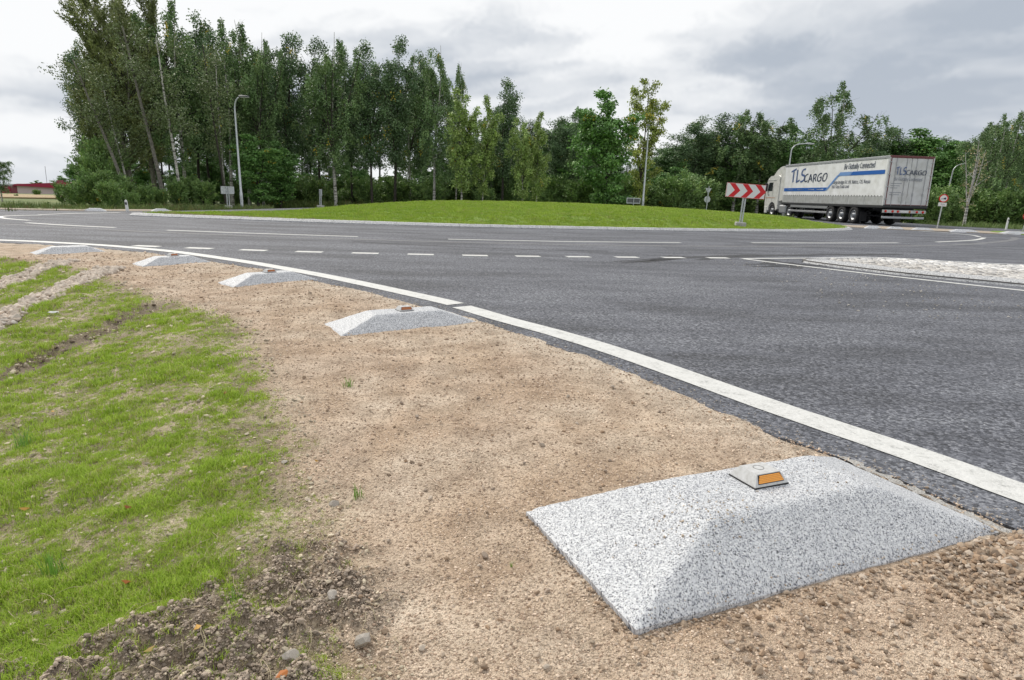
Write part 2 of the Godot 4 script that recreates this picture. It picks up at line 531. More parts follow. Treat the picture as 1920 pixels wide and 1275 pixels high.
	M.door_white = world_tex(flat(C(0.64, 0.65, 0.67), 0.4), grime, 0.22, null, 0.0, false)
	M.rust_frame = flat(C(0.16, 0.05, 0.055), 0.6)
	M.tyre = flat(C(0.016, 0.016, 0.018), 0.85)
	M.rim = flat(C(0.32, 0.33, 0.35), 0.4, 0.7)
	M.rail = flat(C(0.42, 0.43, 0.45), 0.4, 0.5)
	M.blue = flat(C(0.012, 0.11, 0.42), 0.45)
	M.pale_blue = flat(C(0.16, 0.30, 0.60), 0.45)
	M.logo_blue = flat(C(0.06, 0.11, 0.27), 0.45)
	M.ink = flat(C(0.03, 0.045, 0.09), 0.5)
	M.ink_pale = flat(C(0.22, 0.24, 0.30), 0.5)
	M.red_lens = flat(C(0.62, 0.03, 0.015), 0.2)
	M.amber_lens = flat(C(0.95, 0.36, 0.008), 0.18)
	M.amber_lens.clearcoat_enabled = true
	M.orange = flat(C(0.42, 0.15, 0.05), 0.4)
	M.stud_case = world_tex(flat(C(0.60, 0.60, 0.60), 0.5), grime, 6.0, null, 0.0, false)
	M.roof_red = flat(C(0.30, 0.012, 0.05), 0.6)
	M.hall_wall = flat(C(0.62, 0.50, 0.50), 0.8)
	M.hall_dark = flat(C(0.22, 0.06, 0.08), 0.8)

func granite_texture(size: int) -> ImageTexture:
	var im := Image.create(size, size, false, Image.FORMAT_RGB8)
	im.fill(C(0.62, 0.635, 0.655))
	var r := RandomNumberGenerator.new()
	r.seed = 77
	var k := size / 1024.0
	for layer in [[3600, C(0.48, 0.495, 0.52), 9.0], [3600, C(0.72, 0.73, 0.735), 9.0], [3600, C(0.36, 0.375, 0.405), 6.0], [3400, C(0.19, 0.20, 0.235), 5.4], [3300, C(0.035, 0.038, 0.05), 5.2]]:
		for i in int(layer[0] * k * k):
			var cx := r.randi_range(0, size - 1)
			var cy := r.randi_range(0, size - 1)
			var rad: float = layer[2] * r.randf_range(0.45, 1.25)
			var ang := r.randf() * PI
			var asp := r.randf_range(0.4, 0.9)
			var ca := cos(ang)
			var sa := sin(ang)
			var jx := r.randf_range(0.5, 1.4)
			var q := int(ceil(rad))
			for y in range(-q, q + 1):
				for x in range(-q, q + 1):
					var u := (x * ca + y * sa) / rad
					var v := (-x * sa + y * ca) / (rad * asp)
					if absf(u) * jx + absf(v) + 0.25 * u * v < 1.0:
						im.set_pixel((cx + x + size) % size, (cy + y + size) % size, layer[1])
	return ImageTexture.create_from_image(im)

func birch_texture() -> ImageTexture:
	var im := Image.create(256, 512, false, Image.FORMAT_RGB8)
	im.fill(C(0.55, 0.53, 0.49))
	var r := RandomNumberGenerator.new()
	r.seed = 8
	for i in 420:
		var w := r.randi_range(6, 60)
		var h := r.randi_range(1, 4) if r.randf() < 0.8 else r.randi_range(6, 18)
		var x := r.randi_range(0, 255)
		var y := r.randi_range(0, 511)
		var c := C(0.06, 0.055, 0.05).lerp(C(0.40, 0.38, 0.35), r.randf() * 0.8)
		for q in h:
			var cut := absf(q - h * 0.5) * r.randf_range(0.5, 2.0)
			for p in range(int(cut), w - int(cut)):
				im.set_pixel((x + p) % 256, (y + q) % 512, c)
	return ImageTexture.create_from_image(im)

# ---------------------------------------------------------------- land
func smooth01(a: float, b: float, x: float) -> float:
	return smoothstep(a, b, x)

func bank_height(x: float, z: float) -> float:   # the shoulder and the grass bank beside it, without the small bumps
	var p := Vector2(x, z)
	var sa := signed_distance(p, ASPHALT_EDGE)
	var sg := signed_distance(p, GRASS_EDGE)
	return bank_from(sa, sg)

func bank_from(sa: float, sg: float) -> float:
	var y := 0.004 - 0.016 * maxf(sa, 0.0) + (sa * 0.16 if sa < 0.0 else 0.0)
	var g := maxf(sg, 0.0)
	y -= 0.15 * g * g / (g + 0.35) if g < 4.5 else 0.15 * 4.5 * 4.5 / 4.85
	return y

func ground_bumps(x: float, z: float, soil: float, grassy: float) -> float:
	return n_mid.get_noise_2d(x, z) * (0.012 + 0.02 * grassy + 0.02 * soil) + n_fine.get_noise_2d(x, z) * (0.004 + 0.006 * grassy + 0.035 * soil)

func soil_mask(x: float, z: float) -> float:   # turned earth at the foot of the bank and in the near left corner
	var a := 1.0 - smoothstep(0.12, 0.30, Vector2((x + 0.60) * 0.85, (z - 1.62) * 0.8).length())
	var b := (1.0 - smoothstep(1.72, 2.0, Vector2(x, z).length() + 0.25 * n_mid.get_noise_2d(x * 1.3, z * 1.3))) * (1.0 - smoothstep(-0.52, -0.34, x))
	return clampf(maxf(a, b) * (1.0 + 1.5 * n_mid.get_noise_2d(x * 2.6, z * 2.6) + 0.9 * n_fine.get_noise_2d(x, z)), 0.0, 1.0)

func near_segment(p: Vector2, a: Vector2, b: Vector2) -> float:
	return Geometry2D.get_closest_point_to_segment(p, a, b).distance_to(p)

func rut_mask(p: Vector2) -> float:
	return 1.0 - smoothstep(0.07, 0.2, near_segment(p, Vector2(-3.35, 6.1), Vector2(-3.5, 4.0)) + 0.1 * n_mid.get_noise_2d(p.x * 2.0, p.y * 2.0))

func riprap_mask(p: Vector2) -> float:
	var d := minf(near_segment(p, Vector2(-5.15, 8.35), Vector2(-4.6, 5.4)), near_segment(p, Vector2(-6.1, 8.95), Vector2(-5.75, 6.4)))
	return 1.0 - smoothstep(0.11, 0.21, d + 0.10 * n_mid.get_noise_2d(p.x, p.y))

func terrain_height(x: float, z: float) -> float:
	var r := Vector2(x, z).length()
	var y := -0.10 - 0.012 * maxf(0.0, r - 30.0)
	if r > 160.0:
		y = -1.66 - 0.011 * (r - 160.0)
	if x > -26.0 and x < 3.6 and z < 13.0:
		var sa := signed_distance(Vector2(x, z), ASPHALT_EDGE)
		if sa > -0.6:
			y = minf(y, bank_from(sa, signed_distance(Vector2(x, z), GRASS_EDGE)) - 0.16)
	return y

func build_terrain() -> void:
	var v := PackedVector3Array()
	var n := PackedVector3Array()
	var idx := PackedInt32Array()
	var rows := 110
	var cols := 160
	for j in rows:
		var r := 0.0 if j == 0 else 1.2 * pow(1.068, j - 1)
		for i in cols:
			var a := TAU * i / cols
			var x := sin(a) * r
			var z := cos(a) * r
			v.append(Vector3(x, terrain_height(x, z), -z))
			n.append(Vector3.UP)
	for j in rows - 1:
		for i in cols:
			var a := j * cols + i
			var b := j * cols + (i + 1) % cols
			var c := a + cols
			var d := b + cols
			idx.append_array(PackedInt32Array([a, b, d, a, d, c]) if upward(v[a], v[d], v[b]) else PackedInt32Array([a, d, b, a, c, d]))
	var o := put("terrain", surface(v, n, idx), M.field)
	structure(o)

func upward(a: Vector3, b: Vector3, c: Vector3) -> bool:
	return (b - a).cross(c - a).y >= 0.0

func surface(v: PackedVector3Array, n: PackedVector3Array, idx: PackedInt32Array, col := PackedColorArray(), recompute := true, uv := PackedVector2Array()) -> ArrayMesh:
	if recompute:
		for i in n.size():
			n[i] = Vector3.ZERO
		for i in range(0, idx.size(), 3):
			var a := idx[i]
			var b := idx[i + 1]
			var c := idx[i + 2]
			var f := (v[c] - v[a]).cross(v[b] - v[a])
			n[a] += f; n[b] += f; n[c] += f
		for i in n.size():
			n[i] = n[i].normalized() if n[i].length_squared() > 1e-20 else Vector3.UP
	var arr := []
	arr.resize(Mesh.ARRAY_MAX)
	arr[Mesh.ARRAY_VERTEX] = v
	arr[Mesh.ARRAY_NORMAL] = n
	arr[Mesh.ARRAY_INDEX] = idx
	if col.size():
		arr[Mesh.ARRAY_COLOR] = col
	if uv.size():
		arr[Mesh.ARRAY_TEX_UV] = uv
	var m := ArrayMesh.new()
	m.add_surface_from_arrays(Mesh.PRIMITIVE_TRIANGLES, arr)
	return m

func sheet(poly: PackedVector2Array, y: float, skirt: float) -> ArrayMesh:   # a flat slab with an edge
	var s := st()
	prism(s, poly, Transform3D(Basis(Vector3.RIGHT, Vector3.FORWARD, Vector3.UP), Vector3(0, y - skirt, 0)), skirt)
	return done(s)

# ---------------------------------------------------------------- road and its paint
func build_road() -> void:
	var near := smooth_curve(ASPHALT_EDGE, 5)
	var poly := PackedVector2Array(near)
	poly.append_array(PackedVector2Array([Vector2(-40, 1.0), Vector2(-40, 12.0), Vector2(-28, 18.6), Vector2(-22, 21.4), Vector2(-17.9, 23.1), Vector2(-16.2, 23.7), Vector2(-14.6, 25.0), Vector2(-13.5, 27.2), Vector2(-12.6, 31.0), Vector2(-11.4, 36.6), Vector2(-8, 43.4), Vector2(-2, 49.0), Vector2(6, 51.6), Vector2(17, 51.0), Vector2(16.6, 60.0), Vector2(24.6, 60.0), Vector2(24.8, 56.0), Vector2(26.2, 46.0), Vector2(29.0, 41.2), Vector2(36.0, 38.6), Vector2(60.0, 34.0), Vector2(60.0, -12.0), Vector2(5.0, -12.0)]))
	var road := put("road", sheet(poly, 0.0, 0.14), M.asphalt)
	structure(road)
	# the solid edge line, broken once where two strokes of the machine meet a little askew
	var line := resample(smooth_curve(EDGE_LINE, 8), 0.12)
	var cut := 0
	for i in line.size():
		if line[i].x > -0.58:
			cut = i
	var a := st()
	ribbon(a, line.slice(0, cut), 0.215, 0.004, 0.02)
	put("edge_line", done(a), M.road_paint, road)
	a = st()
	var second := PackedVector2Array()
	for p in line.slice(cut):
		second.append(p + Vector2(0.012, 0.045))
	ribbon(a, second, 0.215, 0.004, 0.02)
	put("edge_line", done(a), M.road_paint, road)
	# short dashes of the give-way line across the mouth of the side road
	var yield_line := smooth_curve(PackedVector2Array([Vector2(-6.6, 11.46), Vector2(-5.62, 11.38), Vector2(-3.92, 11.33), Vector2(-2.13, 11.48), Vector2(-0.24, 11.74), Vector2(1.74, 12.2), Vector2(3.8, 12.74), Vector2(4.6, 12.95)]), 10)
	var fine := resample(yield_line, 0.05)
	var k := 0
	while k * 19 + 9 < fine.size() and k < 12:
		a = st()
		ribbon(a, fine.slice(k * 19, k * 19 + 10), 0.22, 0.004, 0.03)
		put("dash", done(a), M.road_paint, road)
		k += 1
	# long strokes of the lane line round the ring
	for seg in [
		[Vector2(-12.21, 16.6), Vector2(-10.9, 16.15), Vector2(-9.5, 15.87)], [Vector2(-8.16, 15.55), Vector2(-5.8, 15.42), Vector2(-3.44, 15.46)],
		[Vector2(-1.57, 15.55), Vector2(1.21, 16.05), Vector2(4.34, 17.05)], [Vector2(6.36, 17.9), Vector2(8.81, 18.9), Vector2(11.79, 20.3)],
		[Vector2(13.5, 21.4), Vector2(16.2, 23.6), Vector2(18.25, 26.0)], [Vector2(18.4, 26.5), Vector2(19.1, 28.0), Vector2(19.2, 29.4), Vector2(18.7, 31.0)],
		[Vector2(-12.85, 17.6), Vector2(-13.8, 18.05), Vector2(-14.5, 18.7), Vector2(-14.75, 19.3), Vector2(-14.65, 20.0), Vector2(-14.3, 20.5)], [Vector2(-14.75, 20.6), Vector2(-14.55, 22.2), Vector2(-14.0, 24.0)]]:
		a = st()
		ribbon(a, resample(smooth_curve(PackedVector2Array(seg), 8), 0.25), 0.16, 0.004, 0.03)
		put("lane_line", done(a), M.road_paint, road)
	# where an older line was ground off
	a = st()
	ribbon(a, resample(smooth_curve(PackedVector2Array([Vector2(-14.2, 16.2), Vector2(-12.3, 15.86), Vector2(-7.98, 14.85), Vector2(-4.0, 14.6), Vector2(0.0, 14.85), Vector2(4.0, 15.8), Vector2(7.39, 17.15), Vector2(12.5, 19.6), Vector2(16.0, 22.4), Vector2(18.8, 25.2), Vector2(20.4, 27.4)]), 8), 0.3), 0.24, 0.003, 0.25)
	put("ground_off_line", done(a), M.asphalt_worn, road)
	# black rubber left by tyres that scrub round the tip of the splitter island
	var marks := [[Vector2(2.2, 11.4), Vector2(2.75, 12.1), Vector2(3.7, 12.95), Vector2(5.2, 13.9), 0.22], [Vector2(4.5, 11.75), Vector2(4.75, 12.2), Vector2(4.9, 12.55), Vector2(4.6, 13.1), 0.26], [Vector2(4.75, 11.2), Vector2(4.95, 11.6), Vector2(5.1, 12.05), Vector2(5.05, 12.4), 0.2], [Vector2(3.4, 12.3), Vector2(4.6, 13.3), Vector2(6.4, 14.3), Vector2(9.0, 15.4), 0.24], [Vector2(-3.4, 14.0), Vector2(-1.6, 13.5), Vector2(0.2, 13.35), Vector2(2.0, 13.6), 0.08]]
	for q in 9:   # fans of thin arcs where lorries turn tight
		var o := Vector2(rng.randf_range(-0.25, 0.35), rng.randf_range(-0.3, 0.3))
		var r := rng.randf_range(0.7, 1.5)
		if q < 5:
			marks.append([Vector2(4.2, 11.5) + o, Vector2(4.75, 11.75) + o * 0.8, Vector2(5.15, 11.9) + o * r, Vector2(5.6, 11.85) + o * r, rng.randf_range(0.03, 0.09)])
		else:
			marks.append([Vector2(1.7, 11.3) + o, Vector2(2.2, 11.75) + o * 0.8, Vector2(2.75, 12.35) + o * r, Vector2(3.1, 13.0) + o * r, rng.randf_range(0.03, 0.09)])
	for mk in marks:
		a = st()
		ribbon(a, resample(smooth_curve(PackedVector2Array(mk.slice(0, 4)), 8), 0.12), mk[4], 0.0025, 0.35)
		put("tyre_mark", done(a), M.rubber, road)
	var tip := st()   # the painted wedge in front of the splitter island
	ribbon(tip, resample(smooth_curve(PackedVector2Array([Vector2(4.38, 12.78), Vector2(6.2, 13.5), Vector2(7.9, 14.1), Vector2(8.35, 13.95), Vector2(9.0, 13.65), Vector2(10.4, 13.5), Vector2(14.0, 13.4)]), 8), 0.15), 0.13, 0.004, 0.02)
	put("wedge_line", done(tip), M.road_paint, road)
	tip = st()
	ribbon(tip, resample(smooth_curve(PackedVector2Array([Vector2(4.42, 12.72), Vector2(4.95, 11.85), Vector2(5.65, 10.8), Vector2(6.25, 10.0), Vector2(7.0, 9.1), Vector2(8.4, 7.6), Vector2(10.5, 5.2)]), 8), 0.15), 0.13, 0.004, 0.02)
	put("wedge_line", done(tip), M.road_paint, road)

# ---------------------------------------------------------------- shoulder, bank, grass, gravel
func pebble(sd: int, detail: int) -> ArrayMesh:   # an angular stone: a pushed and planed ball
	var r := RandomNumberGenerator.new()
	r.seed = sd
	var g := (1.0 + sqrt(5.0)) / 2.0
	var v: Array = [Vector3(-1, g, 0), Vector3(1, g, 0), Vector3(-1, -g, 0), Vector3(1, -g, 0), Vector3(0, -1, g), Vector3(0, 1, g), Vector3(0, -1, -g), Vector3(0, 1, -g), Vector3(g, 0, -1), Vector3(g, 0, 1), Vector3(-g, 0, -1), Vector3(-g, 0, 1)]
	var f := [[0, 11, 5], [0, 5, 1], [0, 1, 7], [0, 7, 10], [0, 10, 11], [1, 5, 9], [5, 11, 4], [11, 10, 2], [10, 7, 6], [7, 1, 8], [3, 9, 4], [3, 4, 2], [3, 2, 6], [3, 6, 8], [3, 8, 9], [4, 9, 5], [2, 4, 11], [6, 2, 10], [8, 6, 7], [9, 8, 1]]
	for i in v.size():
		v[i] = v[i].normalized()
	for d in detail:
		var nf := []
		for t in f:
			var m := []
			for e in [[0, 1], [1, 2], [2, 0]]:
				v.append(((v[t[e[0]]] + v[t[e[1]]]) / 2.0).normalized())
				m.append(v.size() - 1)
			nf.append_array([[t[0], m[0], m[2]], [t[1], m[1], m[0]], [t[2], m[2], m[1]], [m[0], m[1], m[2]]])
		f = nf
	var planes := []
	for i in 9:
		planes.append([Vector3(r.randfn(), r.randfn(), r.randfn()).normalized(), r.randf_range(0.45, 0.78)])
	var ns := FastNoiseLite.new()
	ns.seed = sd
	ns.frequency = 0.9
	for i in v.size():
		var p: Vector3 = v[i] * (1.0 + 0.22 * ns.get_noise_3dv(v[i] * 1.7))
		for pl in planes:
			var over: float = p.dot(pl[0]) - pl[1]
			if over > 0.0:
				p -= pl[0] * over
		v[i] = Vector3(p.x * 1.12, p.y * 0.78, p.z * 0.9)
	var s := st()
	for t in f:
		tri_out(s, v[t[0]], v[t[1]], v[t[2]], Vector3.ZERO)
	return done(s)

func tuft(sd: int, blades: int, height: float, spread: float, width: float) -> ArrayMesh:
	var r := RandomNumberGenerator.new()
	r.seed = sd
	var v := PackedVector3Array()
	var n := PackedVector3Array()
	var c := PackedColorArray()
	var idx := PackedInt32Array()
	for b in blades:
		var a := r.randf() * TAU
		var base := Vector3(cos(a), 0, sin(a)) * spread * sqrt(r.randf())
		var az := r.randf() * TAU
		var lean := Vector3(cos(az), 0, sin(az)) * r.randf_range(0.15, 0.75)
		var h := height * r.randf_range(0.5, 1.15)
		var side := Vector3(-sin(az), 0, cos(az)) * width * r.randf_range(0.7, 1.3)
		var mid := base + (Vector3.UP * 0.6 + lean * 0.35) * h
		var top := base + (Vector3.UP * 0.92 + lean) * h
		var k := v.size()
		var shade := r.randf_range(0.75, 1.2)
		for p in [base - side, base + side, mid - side * 0.75, mid + side * 0.75, top]:
			v.append(p)
			c.append(Color(shade, shade, shade * r.randf_range(0.8, 1.2)))
			n.append((lean.cross(side).normalized() + Vector3.UP).normalized())
		idx.append_array(PackedInt32Array([k, k + 2, k + 1, k + 1, k + 2, k + 3, k + 2, k + 4, k + 3]))
	return surface(v, n, idx, c)

func build_shoulder_and_bank() -> void:
	var cols := 440
	var rows := 300
	var a0 := deg_to_rad(-78.0)
	var a1 := deg_to_rad(80.0)
	var V := PackedVector3Array()
	var keep := PackedByteArray()
	var col := PackedColorArray()
	for j in rows:
		var r := 0.55 * pow(1.0128, j)
		for i in cols:
			var a := lerpf(a0, a1, i / float(cols - 1))
			var x := sin(a) * r
			var z := cos(a) * r
			var p := Vector2(x, z)
			var sa := signed_distance(p, ASPHALT_EDGE)
			if sa < -0.9 or r > 25.0:
				V.append(Vector3(x, -0.3, -z)); keep.append(0); col.append(Color.WHITE)
				continue
			var sg := signed_distance(p, GRASS_EDGE) + 0.12 * n_mid.get_noise_2d(x * 1.5, z * 1.5)
			var soil := soil_mask(x, z)
			var grassy := smoothstep(-0.1, 0.25, sg)
			var rut := rut_mask(p)
			var y := bank_from(sa, sg) + ground_bumps(x, z, soil, grassy) + 0.02 * soil - 0.05 * rut
			if sa < 0.25:
				y = lerpf(y, minf(y, 0.02), 0.7)
			if sa < 0.12:
				y -= 0.014 * (1.0 - smoothstep(0.55, 0.85, p.distance_to(Vector2(1.55, 2.45))))
			V.append(Vector3(x, y, -z))
			keep.append(2 if sg > 0.0 else 1)
			var m := n_mid.get_noise_2d(x + 40.0, z)
			var b := n_big.get_noise_2d(x * 3.0, z * 3.0)
			var sand := Color(0.675, 0.52, 0.38).lerp(Color(0.82, 0.69, 0.55), clampf(0.5 + m * 1.1, 0, 1))
			sand = sand.lerp(Color(0.62, 0.45, 0.33), clampf(b * 0.8, 0.0, 0.3))
			sand = sand.lerp(Color(0.88, 0.79, 0.67), (1.0 - smoothstep(0.0, 0.5, sa + 0.25 * m)) * 0.6)
			var earth := Color(0.40, 0.34, 0.23).lerp(Color(0.66, 0.57, 0.42), clampf(0.5 + m * 1.4, 0, 1))
			var dark := Color(0.27, 0.215, 0.165)
			var cc: Color = sand.lerp(earth, grassy).lerp(dark, clampf(soil * 0.85 + rut * 0.75, 0.0, 0.92))
			col.append(cc)
	for part in [1, 2]:
		var used_v := {}
		var v := PackedVector3Array()
		var c := PackedColorArray()
		var n := PackedVector3Array()
		var idx := PackedInt32Array()
		for j in rows - 1:
			for i in cols - 1:
				var q := [j * cols + i, j * cols + i + 1, (j + 1) * cols + i + 1, (j + 1) * cols + i]
				if keep[q[0]] == 0 or keep[q[1]] == 0 or keep[q[2]] == 0 or keep[q[3]] == 0 or keep[q[0]] != part:
					continue
				var k := []
				for e in q:
					if not used_v.has(e):
						used_v[e] = v.size()
						v.append(V[e]); c.append(col[e]); n.append(Vector3.UP)
					k.append(used_v[e])
				idx.append_array(PackedInt32Array([k[0], k[3], k[2], k[0], k[2], k[1]]))
		var mesh := surface(v, n, idx, c)
		var o := put("sandy_shoulder" if part == 1 else "earth_bank", mesh, M.ground)
		structure(o)
		if part == 1:
			shoulder_stones(o)
		else:
			bank_cover(o)

func random_ground(rmin: float, rmax: float, a0: float, a1: float) -> Vector2:
	var r := rmin * pow(rmax / rmin, rng.randf())
	var a := deg_to_rad(rng.randf_range(a0, a1))
	return Vector2(sin(a), cos(a)) * r

func lying(p: Vector3, size: float) -> Transform3D:
	var b := Basis.from_euler(Vector3(rng.randf_range(-0.4, 0.4), rng.randf() * TAU, rng.randf_range(-0.4, 0.4)))
	return Transform3D(b.scaled(Vector3(size * rng.randf_range(0.8, 1.25), size * rng.randf_range(0.7, 1.1), size)), p)

func stone_colour() -> Color:
	var base: Color = [Color(0.42, 0.315, 0.225), Color(0.34, 0.25, 0.175), Color(0.50, 0.40, 0.30), Color(0.37, 0.29, 0.225), Color(0.54, 0.45, 0.36), Color(0.40, 0.28, 0.185)][rng.randi() % 6]
	return base * rng.randf_range(0.6, 1.15)

func surface_y(p: Vector2) -> float:
	var sa := signed_distance(p, ASPHALT_EDGE)
	if sa < -0.25:
		return 0.0
	var sg := signed_distance(p, GRASS_EDGE) + 0.12 * n_mid.get_noise_2d(p.x * 1.5, p.y * 1.5)
	var y := bank_from(sa, sg) + ground_bumps(p.x, p.y, soil_mask(p.x, p.y), smoothstep(-0.1, 0.25, sg)) + 0.02 * soil_mask(p.x, p.y)
	if sa < 0.25:
		y = lerpf(y, minf(y, 0.02), 0.7)
	return maxf(y, 0.0) if sa < 0.0 else y

func in_block(p: Vector2) -> bool:
	var u := Vector2(0.9245, 0.3812)
	var d := p - Vector2(0.34, 1.49)
	var l := d.dot(u)
	var w := d.dot(Vector2(-u.y, u.x))
	return l > -0.0 and l < 1.47 and w > -0.0 and w < 0.68

func shoulder_stones(parent: Node) -> void:
	var fine: Array = []
	var big: Array = []
	for i in 5:
		fine.append(pebble(100 + i, 0))
		big.append(pebble(200 + i, 1))
	# the heap of loose chippings in front of the nearest granite block
	var heap := []
	var tries := 0
	while heap.size() < 6500 and tries < 70000:
		tries += 1
		var p := Vector2(rng.randf_range(0.55, 2.1), rng.randf_range(0.95, 2.05))
		var sa := signed_distance(p, ASPHALT_EDGE)
		if sa < -0.12 or in_block(p):
			continue
		var dense := clampf(1.25 - sa * 1.8 + 0.5 * n_mid.get_noise_2d(p.x * 2.0, p.y * 2.0), 0.06, 1.0)
		if rng.randf() > dense:
			continue
		var size := rng.randf_range(0.0070, 0.0150) * (1.25 if sa < 0.35 else 0.85)
		heap.append([p, size, p.length()])
	# stray stones on the sand
	for i in 700:
		var p := random_ground(1.25, 9.0, -50.0, 42.0)
		if signed_distance(p, ASPHALT_EDGE) < -0.05 or signed_distance(p, GRASS_EDGE) > 0.1 or in_block(p):
			continue
		heap.append([p, rng.randf_range(0.005, 0.011) * (1.0 + 0.6 * rng.randf() * rng.randf()) * (0.8 + 0.12 * p.length()), p.length()])
	# grit banked against the two near sides of the nearest block
	for i in 700:
		var u := Vector2(0.9245, 0.3812)
		var w := Vector2(-u.y, u.x)
		var off := 0.004 + 0.05 * rng.randf() * rng.randf()
		var p := Vector2(0.34, 1.49) + (u * rng.randf_range(-0.03, 1.45) - w * off if rng.randf() < 0.7 else w * rng.randf_range(0.0, 0.68) - u * off)
		heap.append([p, rng.randf_range(0.0025, 0.0075), p.length()])
	heap.sort_custom(func(a, b): return a[1] / a[2] > b[1] / b[2])
	var lists := [[], [], [], [], []]
	var cols := [[], [], [], [], []]
	for i in heap.size():
		var p: Vector2 = heap[i][0]
		var y: float = surface_y(p) + heap[i][1] * rng.randf_range(0.05, 0.75)
		var t := lying(P(p, y), heap[i][1])
		if i < 300:
			put("stone", big[rng.randi() % 5], M.stone[rng.randi() % 6], parent, t)
		else:
			var k := rng.randi() % 5
			lists[k].append(t); cols[k].append(stone_colour())
	# chippings and coarse grains pressed into the whole shoulder
	for i in 130000:
		var p := random_ground(0.9, 12.0, -60.0, 50.0)
		var sa := signed_distance(p, ASPHALT_EDGE)
		if sa < -0.22 * pow(rng.randf(), 3.0) or in_block(p):
			continue
		if signed_distance(p, GRASS_EDGE) > 0.15:
			continue
		var k := rng.randi() % 5
		var size := rng.randf_range(0.0016, 0.0042) * (0.55 + 0.30 * p.length()) * (1.0 + 0.8 * pow(rng.randf(), 6.0))
		lists[k].append(lying(P(p, surface_y(p) + size * 0.15), size))
		cols[k].append(Color(0.46, 0.41, 0.36) * rng.randf_range(0.6, 1.1) if sa < 0.0 else (Color(0.66, 0.53, 0.41) if rng.randf() < 0.62 else Color(0.40, 0.29, 0.21)) * rng.randf_range(0.65, 1.25))
	# pebbles strewn on the asphalt by tyres, mostly near the splitter island
	for i in 1800:
		var p := Vector2(rng.randf_range(3.6, 9.5), rng.randf_range(6.4, 12.2))
		if p.y > 12.9 - (p.x - 4.4) * 1.6 - 0.3 or rng.randf() > 0.35 + 0.9 * n_mid.get_noise_2d(p.x, p.y):
			continue
		var k := rng.randi() % 5
		var size := rng.randf_range(0.006, 0.017)
		lists[k].append(lying(P(p, size * 0.3), size))
		cols[k].append(Color(0.42, 0.39, 0.35) * rng.randf_range(0.7, 1.4))
	for k in 5:
		scatter("gravel", fine[k], M.stones, lists[k], parent, cols[k])

